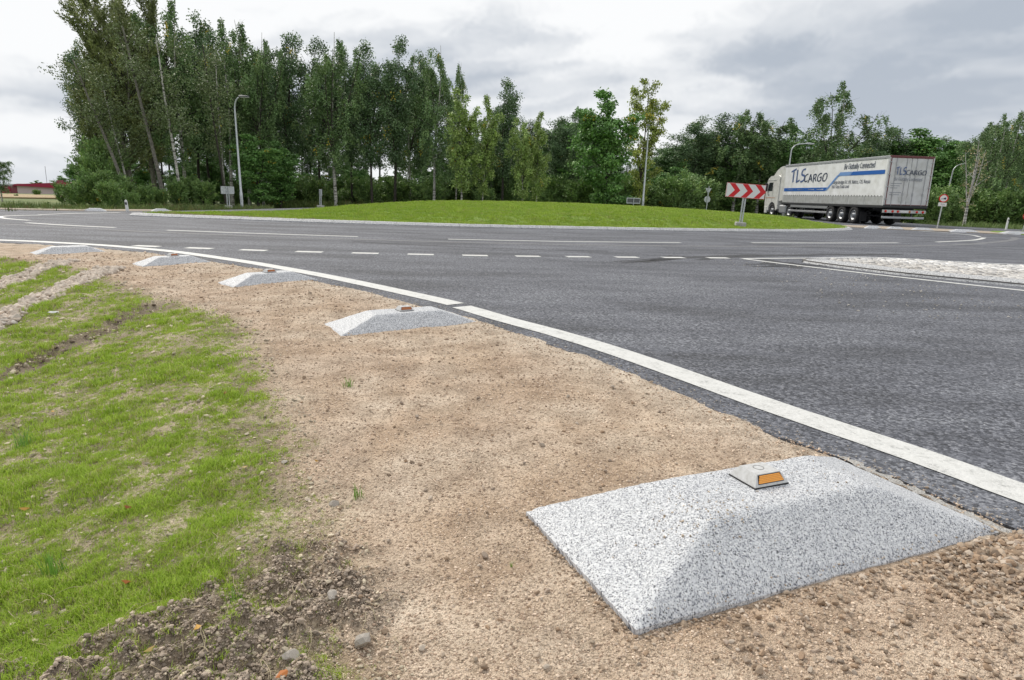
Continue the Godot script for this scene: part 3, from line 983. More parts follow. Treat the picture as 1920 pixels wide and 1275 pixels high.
func bank_cover(parent: Node) -> void:
	var tufts := []
	for i in 6:
		tufts.append(tuft(300 + i, 12, 0.025, 0.019, 0.0011))
	var lists := [[], [], [], [], [], []]
	var cols := [[], [], [], [], [], []]
	var clods := [[], []]
	var clod_cols := [[], []]
	for i in 400000:
		var p := random_ground(1.0, 22.0, -75.0, 5.0)
		var sg := signed_distance(p, GRASS_EDGE) + 0.10 * n_mid.get_noise_2d(p.x * 1.5, p.y * 1.5)
		if sg < -0.05 or sg > 9.0 or signed_distance(p, ASPHALT_EDGE) < 0.05:
			continue
		var patch := 0.75 * n_mid.get_noise_2d(p.x * 0.8 + 9.0, p.y * 0.8) + 0.8 * n_fine.get_noise_2d(p.x * 0.45, p.y * 0.45)
		var dens := smoothstep(0.0, 0.45, sg) * clampf(1.5 + 1.5 * patch, 0.32, 1.0)
		dens *= 1.0 - 0.93 * soil_mask(p.x, p.y)
		dens *= 1.0 - 0.92 * rut_mask(p)
		dens *= 1.0 - riprap_mask(p)
		if rng.randf() > dens:
			continue
		var k := rng.randi() % 6
		var d := p.length()
		var s := rng.randf_range(0.55, 1.15) * (0.50 + 0.13 * d) * (0.8 + 0.9 * clampf(patch, -0.3, 0.5))
		var b := Basis(Vector3.UP, rng.randf() * TAU).scaled(Vector3(s * 1.1, s * rng.randf_range(0.7, 1.1), s * 1.1))
		lists[k].append(Transform3D(b, P(p, surface_y(p) - 0.002)))
		var g := Color(0.32, 0.49, 0.036).lerp(Color(0.52, 0.66, 0.09), rng.randf())
		if rng.randf() < 0.10:
			g = Color(0.55, 0.50, 0.24)
		cols[k].append(g * rng.randf_range(0.75, 1.15))
	for k in 6:
		scatter("grass", tufts[k], M.grass, lists[k], parent, cols[k])
	# clods of dark earth
	var lumps := [pebble(400, 0), pebble(401, 0)]
	for i in 120000:
		var p := random_ground(0.95, 3.0, -62.0, -2.0)
		var s := soil_mask(p.x, p.y)
		if rng.randf() > s:
			continue
		var k := rng.randi() % 2
		var size := rng.randf_range(0.0014, 0.0042) * (1.0 + 1.9 * pow(rng.randf(), 9.0))
		clods[k].append(lying(P(p, surface_y(p) + size * rng.randf_range(0.1, 0.7)), size))
		clod_cols[k].append(Color(0.30, 0.243, 0.19) * rng.randf_range(0.5, 1.75))
	for i in 2500:
		var p := random_ground(3.5, 8.0, -60.0, -15.0)
		if rng.randf() > rut_mask(p):
			continue
		var size := rng.randf_range(0.01, 0.025)
		clods[0].append(lying(P(p, surface_y(p) - 0.03 + size * 0.3), size))
		clod_cols[0].append(Color(0.17, 0.13, 0.095) * rng.randf_range(0.6, 1.6))
	for k in 2:
		scatter("earth_clods", lumps[k], M.stones, clods[k], parent, clod_cols[k])
	# chips of stone and dry straw among the grass
	var chips := [[], []]
	var chip_cols := [[], []]
	for i in 26000:
		var p := random_ground(0.95, 12.0, -70.0, 0.0)
		var sg := signed_distance(p, GRASS_EDGE)
		if sg < -0.05 or rng.randf() < riprap_mask(p):
			continue
		var k := rng.randi() % 2
		var size := rng.randf_range(0.0018, 0.0048) * (0.6 + 0.28 * p.length()) * (1.0 + 1.6 * pow(rng.randf(), 9.0))
		chips[k].append(lying(P(p, surface_y(p) + size * 0.25), size))
		chip_cols[k].append(Color(0.50, 0.43, 0.32) * rng.randf_range(0.55, 1.35))
	for k in 2:
		scatter("stone_chips", pebble(410 + k, 0), M.stones, chips[k], parent, chip_cols[k])
	# the two bands of crushed rock that drain the bank
	var rocks := [pebble(420, 1), pebble(421, 1), pebble(422, 1), pebble(423, 1)]
	var pale := []
	for c in [C(0.56, 0.48, 0.40), C(0.62, 0.56, 0.49), C(0.46, 0.39, 0.33), C(0.66, 0.62, 0.57)]:
		pale.append(world_tex(flat(c, 0.9), M.cobble[0].albedo_texture, 3.0, null, 0.0, false))
	var spots := []
	while spots.size() < 2400:
		var p := Vector2(rng.randf_range(-7.2, -4.0), rng.randf_range(4.6, 9.3))
		if rng.randf() < riprap_mask(p):
			spots.append([p, p.length()])
	spots.sort_custom(func(a, b): return a[1] < b[1])
	var rest := []
	var rest_cols := []
	for i in spots.size():
		var p: Vector2 = spots[i][0]
		var size := rng.randf_range(0.016, 0.036) * (1.0 + 0.5 * pow(rng.randf(), 4.0))
		var t := lying(P(p, surface_y(p) + size * rng.randf_range(0.1, 0.6)), size)
		if i < 300:
			put("rock", rocks[rng.randi() % 4], pale[rng.randi() % 4], parent, t)
		else:
			rest.append(t); rest_cols.append(Color(0.58, 0.50, 0.42) * rng.randf_range(0.75, 1.2))
	scatter("crushed_rock", rocks[0], M.stones, rest, parent, rest_cols)
	# long pale roots and straws
	var straw_m := flat(C(0.50, 0.42, 0.27), 0.8)
	for i in 260:
		var p := random_ground(1.05, 3.0, -52.0, -10.0)
		if signed_distance(p, GRASS_EDGE) < -0.05:
			continue
		var s := st()
		var pts := PackedVector3Array()
		var rad := PackedFloat32Array()
		var a := rng.randf() * TAU
		var q := p
		for k in 6:
			pts.append(P(q, surface_y(q) + 0.006 + 0.012 * sin(k * 0.6) * rng.randf()))
			rad.append(0.0011 * (1.0 - k * 0.12))
			a += rng.randf_range(-0.5, 0.5)
			q += Vector2(cos(a), sin(a)) * rng.randf_range(0.01, 0.028)
		tube(s, pts, rad, 4, false)
		put("straw", done(s), straw_m, parent)

# ---------------------------------------------------------------- the island
func mound_height(x: float, z: float) -> float:
	return 0.09 + 0.57 * maxf(0.0, 1.0 - pow((x - 2.2) / 16.0, 2) - pow((z - 36.0) / 15.0, 2))

var island_reach := PackedFloat32Array()

func mound_at(p: Vector2) -> float:   # the lawn meets the kerb level all round
	var d := p - Vector2(2.0, 34.0)
	var reach := island_reach[int(wrapf(d.angle(), 0.0, TAU) / TAU * 360.0) % 360]
	return lerpf(0.085, mound_height(p.x, p.y), smoothstep(0.0, 2.6, reach - d.length()))

func build_island() -> void:
	var outline := resample(smooth_curve(ISLAND, 8, true), 0.12)
	var mid := Vector2(2.0, 34.0)
	# grass
	var inset := Geometry2D.offset_polygon(outline, -0.2)[0]
	inset = resample(inset, 0.5)
	island_reach.resize(360)
	for i in 360:
		var far := mid + Vector2.from_angle((i + 0.5) / 360.0 * TAU) * 60.0
		for e in inset.size():
			var hit = Geometry2D.segment_intersects_segment(mid, far, inset[e], inset[(e + 1) % inset.size()])
			if hit != null:
				island_reach[i] = mid.distance_to(hit)
	var v := PackedVector3Array()
	var n := PackedVector3Array()
	var idx := PackedInt32Array()
	var rows := 46
	var m := inset.size()
	for j in rows + 1:
		for p in inset:
			var q := mid.lerp(p, float(j) / rows)
			v.append(P(q, mound_at(q) + 0.02 * n_mid.get_noise_2d(q.x, q.y) - (0.0 if j < rows else 0.03)))
			n.append(Vector3.UP)
	for j in rows:
		for i in m:
			var a := j * m + i
			var b := j * m + (i + 1) % m
			if upward(v[a + m], v[b + m], v[a]):
				idx.append_array(PackedInt32Array([a, b, b + m, a, b + m, a + m]))
			else:
				idx.append_array(PackedInt32Array([a, b + m, b, a, a + m, b + m]))
	var lawn := put("island_mound", surface(v, n, idx), M.lawn)
	structure(lawn)
	var tufts := []
	for i in 4:
		tufts.append(tuft(500 + i, 12, 0.075, 0.11, 0.006))
	var lists := [[], [], [], []]
	var cols := [[], [], [], []]
	for i in 95000:
		var p := Vector2(rng.randf_range(-13.0, 16.5), rng.randf_range(21.0, 42.0))
		if not Geometry2D.is_point_in_polygon(p, inset):
			continue
		var y := mound_at(p) + 0.02 * n_mid.get_noise_2d(p.x, p.y)
		var k := rng.randi() % 4
		var patch := n_mid.get_noise_2d(p.x * 0.5, p.y * 0.5)
		var bare := (1.0 - smoothstep(-11.5, -7.0, p.x)) * (1.0 - smoothstep(22.2, 23.2, p.y))
		if rng.randf() < bare * 0.8:
			continue
		var s := rng.randf_range(0.6, 1.15) * (1.0 + 0.5 * patch)
		lists[k].append(Transform3D(Basis(Vector3.UP, rng.randf() * TAU).scaled(Vector3(s, s * rng.randf_range(0.7, 1.2), s)), P(p, y - 0.01)))
		var g := Color(0.26, 0.40, 0.028).lerp(Color(0.38, 0.51, 0.055), clampf(0.5 + patch + rng.randf_range(-0.3, 0.3), 0, 1))
		if rng.randf() < 0.05:
			g = Color(0.42, 0.40, 0.16)
		cols[k].append(g * rng.randf_range(0.8, 1.12))
	for k in 4:
		scatter("lawn_grass", tufts[k], M.grass, lists[k], lawn, cols[k])
	# soil strip left bare behind the kerb at the left end
	var clods := []
	var cc := []
	for i in 1600:
		var x := rng.randf_range(-12.3, -6.5)
		var p := Vector2(x, 21.55 + (0.5 if x < -11.5 else 0.0) + rng.randf() * rng.randf() * 1.1 + maxf(0.0, -11.2 - x) * 0.6)
		if not Geometry2D.is_point_in_polygon(p, inset):
			continue
		clods.append(lying(P(p, mound_at(p) + 0.01), rng.randf_range(0.015, 0.04)))
		cc.append(Color(0.20, 0.155, 0.09) * rng.randf_range(0.7, 1.4))
	scatter("bare_earth", pebble(510, 0), M.stones, clods, lawn, cc)
	# kerb of separate stones with a sloping face
	var kerb := thing("island_kerb", "low pale granite kerb running round the grassy island", "")
	structure(kerb)
	var ring := resample(smooth_curve(ISLAND, 12, true), 0.05)
	var step := 20
	var k := 0
	while k + step < ring.size():
		var s := st()
		for i in range(k, k + step):
			var secs := []
			for e in [i, i + 1]:
				var d := (ring[mini(e + 1, ring.size() - 1)] - ring[maxi(e - 1, 0)]).normalized()
				var inn := Vector2(-d.y, d.x)
				if inn.dot(mid - ring[e]) < 0.0:
					inn = -inn
				var o := ring[e] if e != k + step else ring[e].lerp(ring[e - 1], 0.2)
				secs.append([P(o - inn * 0.05, -0.01), P(o - inn * 0.05, 0.025), P(o + inn * 0.06, 0.092), P(o + inn * 0.26, 0.1), P(o + inn * 0.26, 0.0)])
			var mid3: Vector3 = (secs[0][0] + secs[0][3] + secs[1][0] + secs[1][3]) / 4.0 - Vector3(0, 0.03, 0)
			for e in 4:
				quad_out(s, secs[0][e], secs[1][e], secs[1][e + 1], secs[0][e + 1], mid3)
		put("kerb_stone", done(s), M.kerb_granite, kerb)
		k += step

# ---------------------------------------------------------------- the splitter island at the right
func build_splitter() -> void:
	var outer := smooth_curve(PackedVector2Array([Vector2(5.42, 12.40), Vector2(5.52, 12.0), Vector2(5.72, 11.55), Vector2(6.30, 10.56), Vector2(7.42, 9.45), Vector2(8.9, 8.0), Vector2(11.0, 5.9), Vector2(14.0, 9.0), Vector2(14.0, 12.7), Vector2(9.9, 12.85), Vector2(8.75, 13.0), Vector2(7.9, 13.42), Vector2(7.0, 13.45), Vector2(6.1, 13.05), Vector2(5.6, 12.75)]), 6, true)
	var body := put("splitter_island", sheet(outer, 0.05, 0.06), M.joint)
	structure(body)
	var inner := Geometry2D.offset_polygon(outer, -0.42)[0]
	# pale kerb slabs round the edge
	var ring := resample(outer, 0.06)
	var k := 0
	while k + 14 < ring.size():
		var s := st()
		for i in range(k, k + 14 if k + 14 < ring.size() else ring.size() - 1):
			var secs := []
			for e in [i, i + 1]:
				var d := (ring[(e + 1) % ring.size()] - ring[(e - 1 + ring.size()) % ring.size()]).normalized()
				var inn := Vector2(-d.y, d.x)
				if not Geometry2D.is_point_in_polygon(ring[e] + inn * 0.1, outer):
					inn = -inn
				secs.append([P(ring[e] - inn * 0.02, 0.0), P(ring[e] + inn * 0.01, 0.045), P(ring[e] + inn * 0.05, 0.066), P(ring[e] + inn * 0.38, 0.078), P(ring[e] + inn * 0.38, 0.03)])
			var mid3: Vector3 = (secs[0][0] + secs[0][3] + secs[1][0] + secs[1][3]) / 4.0 - Vector3(0, 0.02, 0)
			for e in 4:
				quad_out(s, secs[0][e], secs[1][e], secs[1][e + 1], secs[0][e + 1], mid3)
		put("kerb_slab", done(s), M.kerb_granite, body)
		k += 14
	# split cobbles in mortar
	var shapes := []
	for i in 5:
		var s := st()
		var q := PackedVector2Array()
		var r := RandomNumberGenerator.new()
		r.seed = 600 + i
		for c in [Vector2(-1, -1), Vector2(0.05, -1.1), Vector2(1, -1), Vector2(1.05, 0.1), Vector2(1, 1), Vector2(-0.1, 1.06), Vector2(-1, 1)]:
			q.append(c * Vector2(r.randf_range(0.8, 1.02), r.randf_range(0.8, 1.02)))
		prism(s, q, Transform3D(Basis(Vector3.RIGHT, Vector3.FORWARD, Vector3.UP), Vector3.ZERO), 1.0, 0.3)
		shapes.append(done(s))
	var spots := []
	var z := 5.9
	while z < 13.6:
		var x := 5.3 + fmod(z * 7.3, 0.11)
		while x < 13.9:
			var p := Vector2(x + rng.randf_range(-0.018, 0.018), z + rng.randf_range(-0.018, 0.018))
			if Geometry2D.is_point_in_polygon(p, inner):
				spots.append(p)
			x += 0.118
		z += 0.112
	spots.sort_custom(func(a, b): return in_frame_key(a) < in_frame_key(b))
	var lists := [[], [], [], [], []]
	var cols := [[], [], [], [], []]
	for i in spots.size():
		var t := Transform3D(Basis.from_euler(Vector3(rng.randf_range(-0.09, 0.09), rng.randf_range(-0.25, 0.25), rng.randf_range(-0.09, 0.09))).scaled_local(Vector3(0.050, rng.randf_range(0.024, 0.044), 0.047)), P(spots[i], 0.045))
		var s := rng.randi() % 5
		if i < 300:
			put("cobble", shapes[s], M.cobble[rng.randi() % 4], body, t)
		else:
			lists[s].append(t)
			cols[s].append([Color(0.66, 0.65, 0.64), Color(0.78, 0.77, 0.75), Color(0.56, 0.55, 0.54), Color(0.70, 0.68, 0.65)][rng.randi() % 4] * rng.randf_range(0.85, 1.1))
	for s in 5:
		scatter("cobbles", shapes[s], M.stones, lists[s], body, cols[s])

func in_frame_key(p: Vector2) -> float:
	return p.length() + (0.0 if p.x / p.y < 0.79 else 100.0)

# ---------------------------------------------------------------- verges beyond the ring
func verge(called: String, poly: PackedVector2Array, y: float, m: Material) -> MeshInstance3D:
	var o := put(called, sheet(smooth_curve(poly, 4, true), y, 0.1), m)
	structure(o)
	return o

func build_verges() -> void:
	M.verge_sand = world_tex(flat(C(0.50, 0.43, 0.35), 0.95), M.mortar.albedo_texture, 0.7, M.mortar.heightmap_texture, 0.8)
	verge("gravel_verge", PackedVector2Array([Vector2(-28, 18.8), Vector2(-22, 21.5), Vector2(-17.9, 23.15), Vector2(-16.2, 23.75), Vector2(-14.7, 24.9), Vector2(-13.7, 26.6), Vector2(-14.8, 27.0), Vector2(-16.6, 25.0), Vector2(-18.4, 24.2), Vector2(-22.4, 22.6), Vector2(-28.4, 20.0)]), 0.02, M.verge_sand)
	verge("gravel_verge", PackedVector2Array([Vector2(16.6, 33.6), Vector2(17.2, 32.0), Vector2(18.6, 31.4), Vector2(20.4, 31.1), Vector2(21.8, 30.2), Vector2(23.2, 30.4), Vector2(23.6, 32.4), Vector2(22.2, 34.2), Vector2(20.0, 35.2), Vector2(17.6, 35.6)]), 0.03, M.verge_sand)
	var g := verge("grass_verge", PackedVector2Array([Vector2(22.6, 30.9), Vector2(23.4, 28.8), Vector2(25.6, 28.3), Vector2(29.0, 28.4), Vector2(36.0, 29.4), Vector2(36.4, 32.6), Vector2(29.4, 34.0), Vector2(25.4, 33.6), Vector2(23.4, 33.0)]), 0.045, M.lawn)
	var low := tuft(520, 12, 0.09, 0.12, 0.006)
	var xf := []
	var cols := []
	for i in 2600:
		var p := Vector2(rng.randf_range(23.0, 34.0), rng.randf_range(28.4, 33.4))
		if not Geometry2D.is_point_in_polygon(p, PackedVector2Array([Vector2(22.8, 31.0), Vector2(23.6, 29.0), Vector2(29, 28.7), Vector2(34, 29.3), Vector2(34, 32.6), Vector2(25.4, 33.3)])):
			continue
		xf.append(Transform3D(Basis(Vector3.UP, rng.randf() * TAU), P(p, 0.04)))
		cols.append(Color(0.17, 0.20, 0.03).lerp(Color(0.22, 0.26, 0.05), rng.randf()))
	scatter("verge_grass", low, M.grass, xf, g, cols)
	# rough grass and weeds that fringe the foot of the wood and the far side of the road
	var weeds := [tuft(530, 16, 0.55, 0.30, 0.016), tuft(531, 14, 0.8, 0.28, 0.02)]
	var lists := [[], []]
	var wc := [[], []]
	for i in 15000:
		var az := rng.randf_range(-42.0, 43.0)
		var r := rng.randf_range(41.0, 50.0)
		if az < -20.0:
			r = rng.randf_range(27.0, 42.0)
		elif az > 31.0:
			r = rng.randf_range(48.5, 54.0)
		var p := Vector2(sin(deg_to_rad(az)), cos(deg_to_rad(az))) * r
		if az < -20.0 and p.x > -15.6 + (p.y - 25.0) * 0.32:
			continue
		if absf(p.x - 21.2) < 5.2:
			continue
		if az > -20.0 and az < 18.0 and r < 46.0:
			continue
		if az < -30.0 and rng.randf() < 0.75:
			continue
		var k := rng.randi() % 2
		var s := rng.randf_range(0.5, 1.2) * (0.42 if az < -20.0 else 0.8)
		lists[k].append(Transform3D(Basis(Vector3.UP, rng.randf() * TAU).scaled(Vector3(s, s, s)), P(p, terrain_height(p.x, p.y) - 0.03)))
		var c := Color(0.08, 0.13, 0.03).lerp(Color(0.17, 0.23, 0.06), rng.randf())
		if az > 28.0:
			c = Color(0.13, 0.21, 0.045).lerp(Color(0.22, 0.30, 0.09), rng.randf())
		elif rng.randf() < 0.12:
			c = Color(0.17, 0.125, 0.05)
		wc[k].append(c * rng.randf_range(0.8, 1.15))
	for k in 2:
		var o := scatter("undergrowth", weeds[k], M.grass, lists[k], self, wc[k])
		tag(o, ["rough weeds and tall grass fringing the foot of the wood", "taller rough weeds mixed into the fringe of the wood"][k], "undergrowth")
	# pale stubble field far at the left
	var field := verge("stubble_field", PackedVector2Array([Vector2(-70, 44), Vector2(-46, 52), Vector2(-38, 60), Vector2(-40, 66), Vector2(-52, 66), Vector2(-80, 60)]), -0.55, world_tex(flat(C(0.50, 0.38, 0.22), 0.95), M.mortar.albedo_texture, 0.3))
	field.position.y = 0.1

func build_hall() -> void:
	var t := thing("red_roofed_hall", "low pale hall with a crimson roof far off at the left, behind bushes", "building", Vector3(-83.0, -1.9, -120.0), 0.25)
	var s := st()
	box(s, Vector3(3.0, 0.45, 0), Vector3(13, 3.3, 9))
	put("wall", done(s), M.hall_wall, t)
	s = st()
	box(s, Vector3(-8.2, 0.3, 0.4), Vector3(9.4, 3.0, 8.4))
	put("annex_wall", done(s), M.hall_dark, t)
	s = st()
	prism(s, PackedVector2Array([Vector2(-4.0, 1.75), Vector2(-3.6, 2.0), Vector2(4.4, 2.55), Vector2(10.2, 2.0), Vector2(10.2, 1.2), Vector2(2.0, 1.55)]), Transform3D(Basis(), Vector3(0, 0, -4.9)), 9.9)
	var r := put("roof", done(s), M.roof_red, t)
	s = st()
	box(s, Vector3(1.5, 2.6, 0.0), Vector3(0.8, 0.5, 0.8), 0.03)
	put("chimney", done(s), M.hall_dark, r)
	s = st()
	prism(s, PackedVector2Array([Vector2(-14.5, 1.30), Vector2(-14.5, 1.6), Vector2(-3.0, 2.05), Vector2(-3.0, 1.75)]), Transform3D(Basis(), Vector3(0, 0, -4.4)), 9.0)
	put("annex_roof", done(s), flat(C(0.45, 0.47, 0.50), 0.6), t)
	for i in 3:
		s = st()
		box(s, Vector3(-6.4 + i * 0.9, 0.6, 4.65), Vector3(0.35, 1.8, 0.1))
		put("pilaster", done(s), M.roof_red, t)
	s = st()
	rod(s, Vector3(-0.6, 2.0, 0), Vector3(-0.6, 5.2, 0), 0.03, 6)
	put("mast", done(s), M.dark_metal, t)

# ---------------------------------------------------------------- the wood
class Leaves:
	var v := PackedVector3Array()
	var n := PackedVector3Array()
	var c := PackedColorArray()
	var idx := PackedInt32Array()
	func add(p: Vector3, d: Vector3, side: Vector3, length: float, width: float, col: Color) -> void:
		var k := v.size()
		var m := p + d * length * 0.45
		var nn := side.cross(d).normalized()
		var fold := nn * width * 0.18
		v.append(p); v.append(m + side * width * 0.5 + fold); v.append(p + d * length); v.append(m - side * width * 0.5 + fold)
		for i in 4:
			n.append(nn); c.append(Color(col.r * 2.0, col.g * 2.08, col.b * 1.9))
		idx.append(k); idx.append(k + 2); idx.append(k + 1); idx.append(k); idx.append(k + 3); idx.append(k + 2)

func rdir() -> Vector3:
	var z := rng.randf_range(-1.0, 1.0)
	var a := rng.randf() * TAU
	var r := sqrt(1.0 - z * z)
	return Vector3(r * cos(a), z, r * sin(a))

func across(d: Vector3) -> Vector3:
	var q := d.cross(rdir())
	return q.normalized() if q.length_squared() > 1e-6 else Vector3.RIGHT

var KINDS := {
	"birch": {"h": 12.0, "r": 0.12, "cb": 0.25, "sp": 3.1, "el": 0.75, "droop": 0.55, "nb": 54, "nc": 11, "style": "strand", "leaves": 24, "ll": 0.135, "lw": 0.09, "sl": 1.05, "cols": [Color(0.082, 0.128, 0.052), Color(0.120, 0.165, 0.066), Color(0.066, 0.104, 0.046)], "bark": "birch", "bend": 0.5},
	"youngbirch": {"h": 8.0, "r": 0.06, "cb": 0.2, "sp": 1.9, "el": 0.85, "droop": 0.3, "nb": 52, "nc": 9, "style": "strand", "leaves": 18, "ll": 0.12, "lw": 0.085, "sl": 0.55, "cols": [Color(0.145, 0.195, 0.060), Color(0.185, 0.225, 0.072), Color(0.105, 0.150, 0.052)], "bark": "birch", "bend": 0.25},
	"aspen": {"h": 12.0, "r": 0.12, "cb": 0.28, "sp": 2.55, "el": 0.75, "droop": 0.1, "nb": 58, "nc": 8, "style": "ball", "leaves": 27, "ll": 0.135, "lw": 0.11, "cr": 0.5, "cols": [Color(0.062, 0.100, 0.048), Color(0.092, 0.134, 0.060), Color(0.048, 0.080, 0.040)], "bark": "dark", "bend": 0.4},
	"willow": {"h": 12.0, "r": 0.17, "cb": 0.13, "sp": 3.5, "el": 0.9, "droop": -0.25, "nb": 76, "nc": 15, "style": "spray", "leaves": 24, "ll": 0.16, "lw": 0.07, "sl": 0.8, "cols": [Color(0.108, 0.122, 0.052), Color(0.145, 0.155, 0.066), Color(0.076, 0.090, 0.040)], "bark": "pale", "bend": 1.0},
	"maple": {"h": 8.0, "r": 0.14, "cb": 0.08, "sp": 2.9, "el": 0.55, "droop": -0.05, "nb": 46, "nc": 11, "style": "layer", "leaves": 32, "ll": 0.17, "lw": 0.15, "cr": 0.55, "cols": [Color(0.078, 0.150, 0.044), Color(0.118, 0.198, 0.058), Color(0.056, 0.108, 0.036)], "bark": "dark", "bend": 0.3},
	"maple2": {"h": 9.5, "r": 0.14, "cb": 0.08, "sp": 2.9, "el": 0.65, "droop": -0.05, "nb": 40, "nc": 9, "style": "layer", "leaves": 28, "ll": 0.17, "lw": 0.14, "cr": 0.5, "cols": [Color(0.150, 0.176, 0.042), Color(0.205, 0.220, 0.050), Color(0.105, 0.125, 0.034)], "bark": "dark", "bend": 0.4},
	"shrub": {"h": 1.5, "r": 0.02, "cb": 0.02, "sp": 1.0, "el": 0.75, "droop": -0.2, "nb": 60, "nc": 8, "style": "spray", "leaves": 16, "ll": 0.11, "lw": 0.055, "sl": 0.38, "cols": [Color(0.092, 0.145, 0.046), Color(0.140, 0.190, 0.060), Color(0.062, 0.102, 0.036)], "bark": "dark", "bend": 0.2},
	"bare": {"h": 6.0, "r": 0.12, "cb": 0.22, "sp": 1.5, "el": 0.55, "droop": -0.1, "nb": 20, "nc": 4, "style": "ball", "leaves": 5, "ll": 0.12, "lw": 0.09, "cr": 0.25, "cols": [Color(0.20, 0.16, 0.09), Color(0.15, 0.15, 0.07), Color(0.12, 0.12, 0.06)], "bark": "birch", "bend": 0.35},
}

func tube_lite(L: Leaves, pts: PackedVector3Array, r0: float, r1: float, sides: int, power := 1.0) -> void:
	var base := L.v.size()
	var m := pts.size()
	for i in m:
		var d := (pts[mini(i + 1, m - 1)] - pts[maxi(i - 1, 0)]).normalized()
		var ref := Vector3.RIGHT if absf(d.x) < 0.9 else Vector3.FORWARD
		var u := ref.cross(d).normalized()
		var w := d.cross(u)
		var r := lerpf(r0, r1, pow(float(i) / (m - 1), power))
		for k in sides:
			var a := TAU * k / sides
			var o := u * cos(a) + w * sin(a)
			L.v.append(pts[i] + o * r)
			L.n.append(o)
	for i in m - 1:
		for k in sides:
			var a := base + i * sides + k
			var b := base + i * sides + (k + 1) % sides
			L.idx.append_array(PackedInt32Array([a, a + sides, b, b, a + sides, b + sides]))

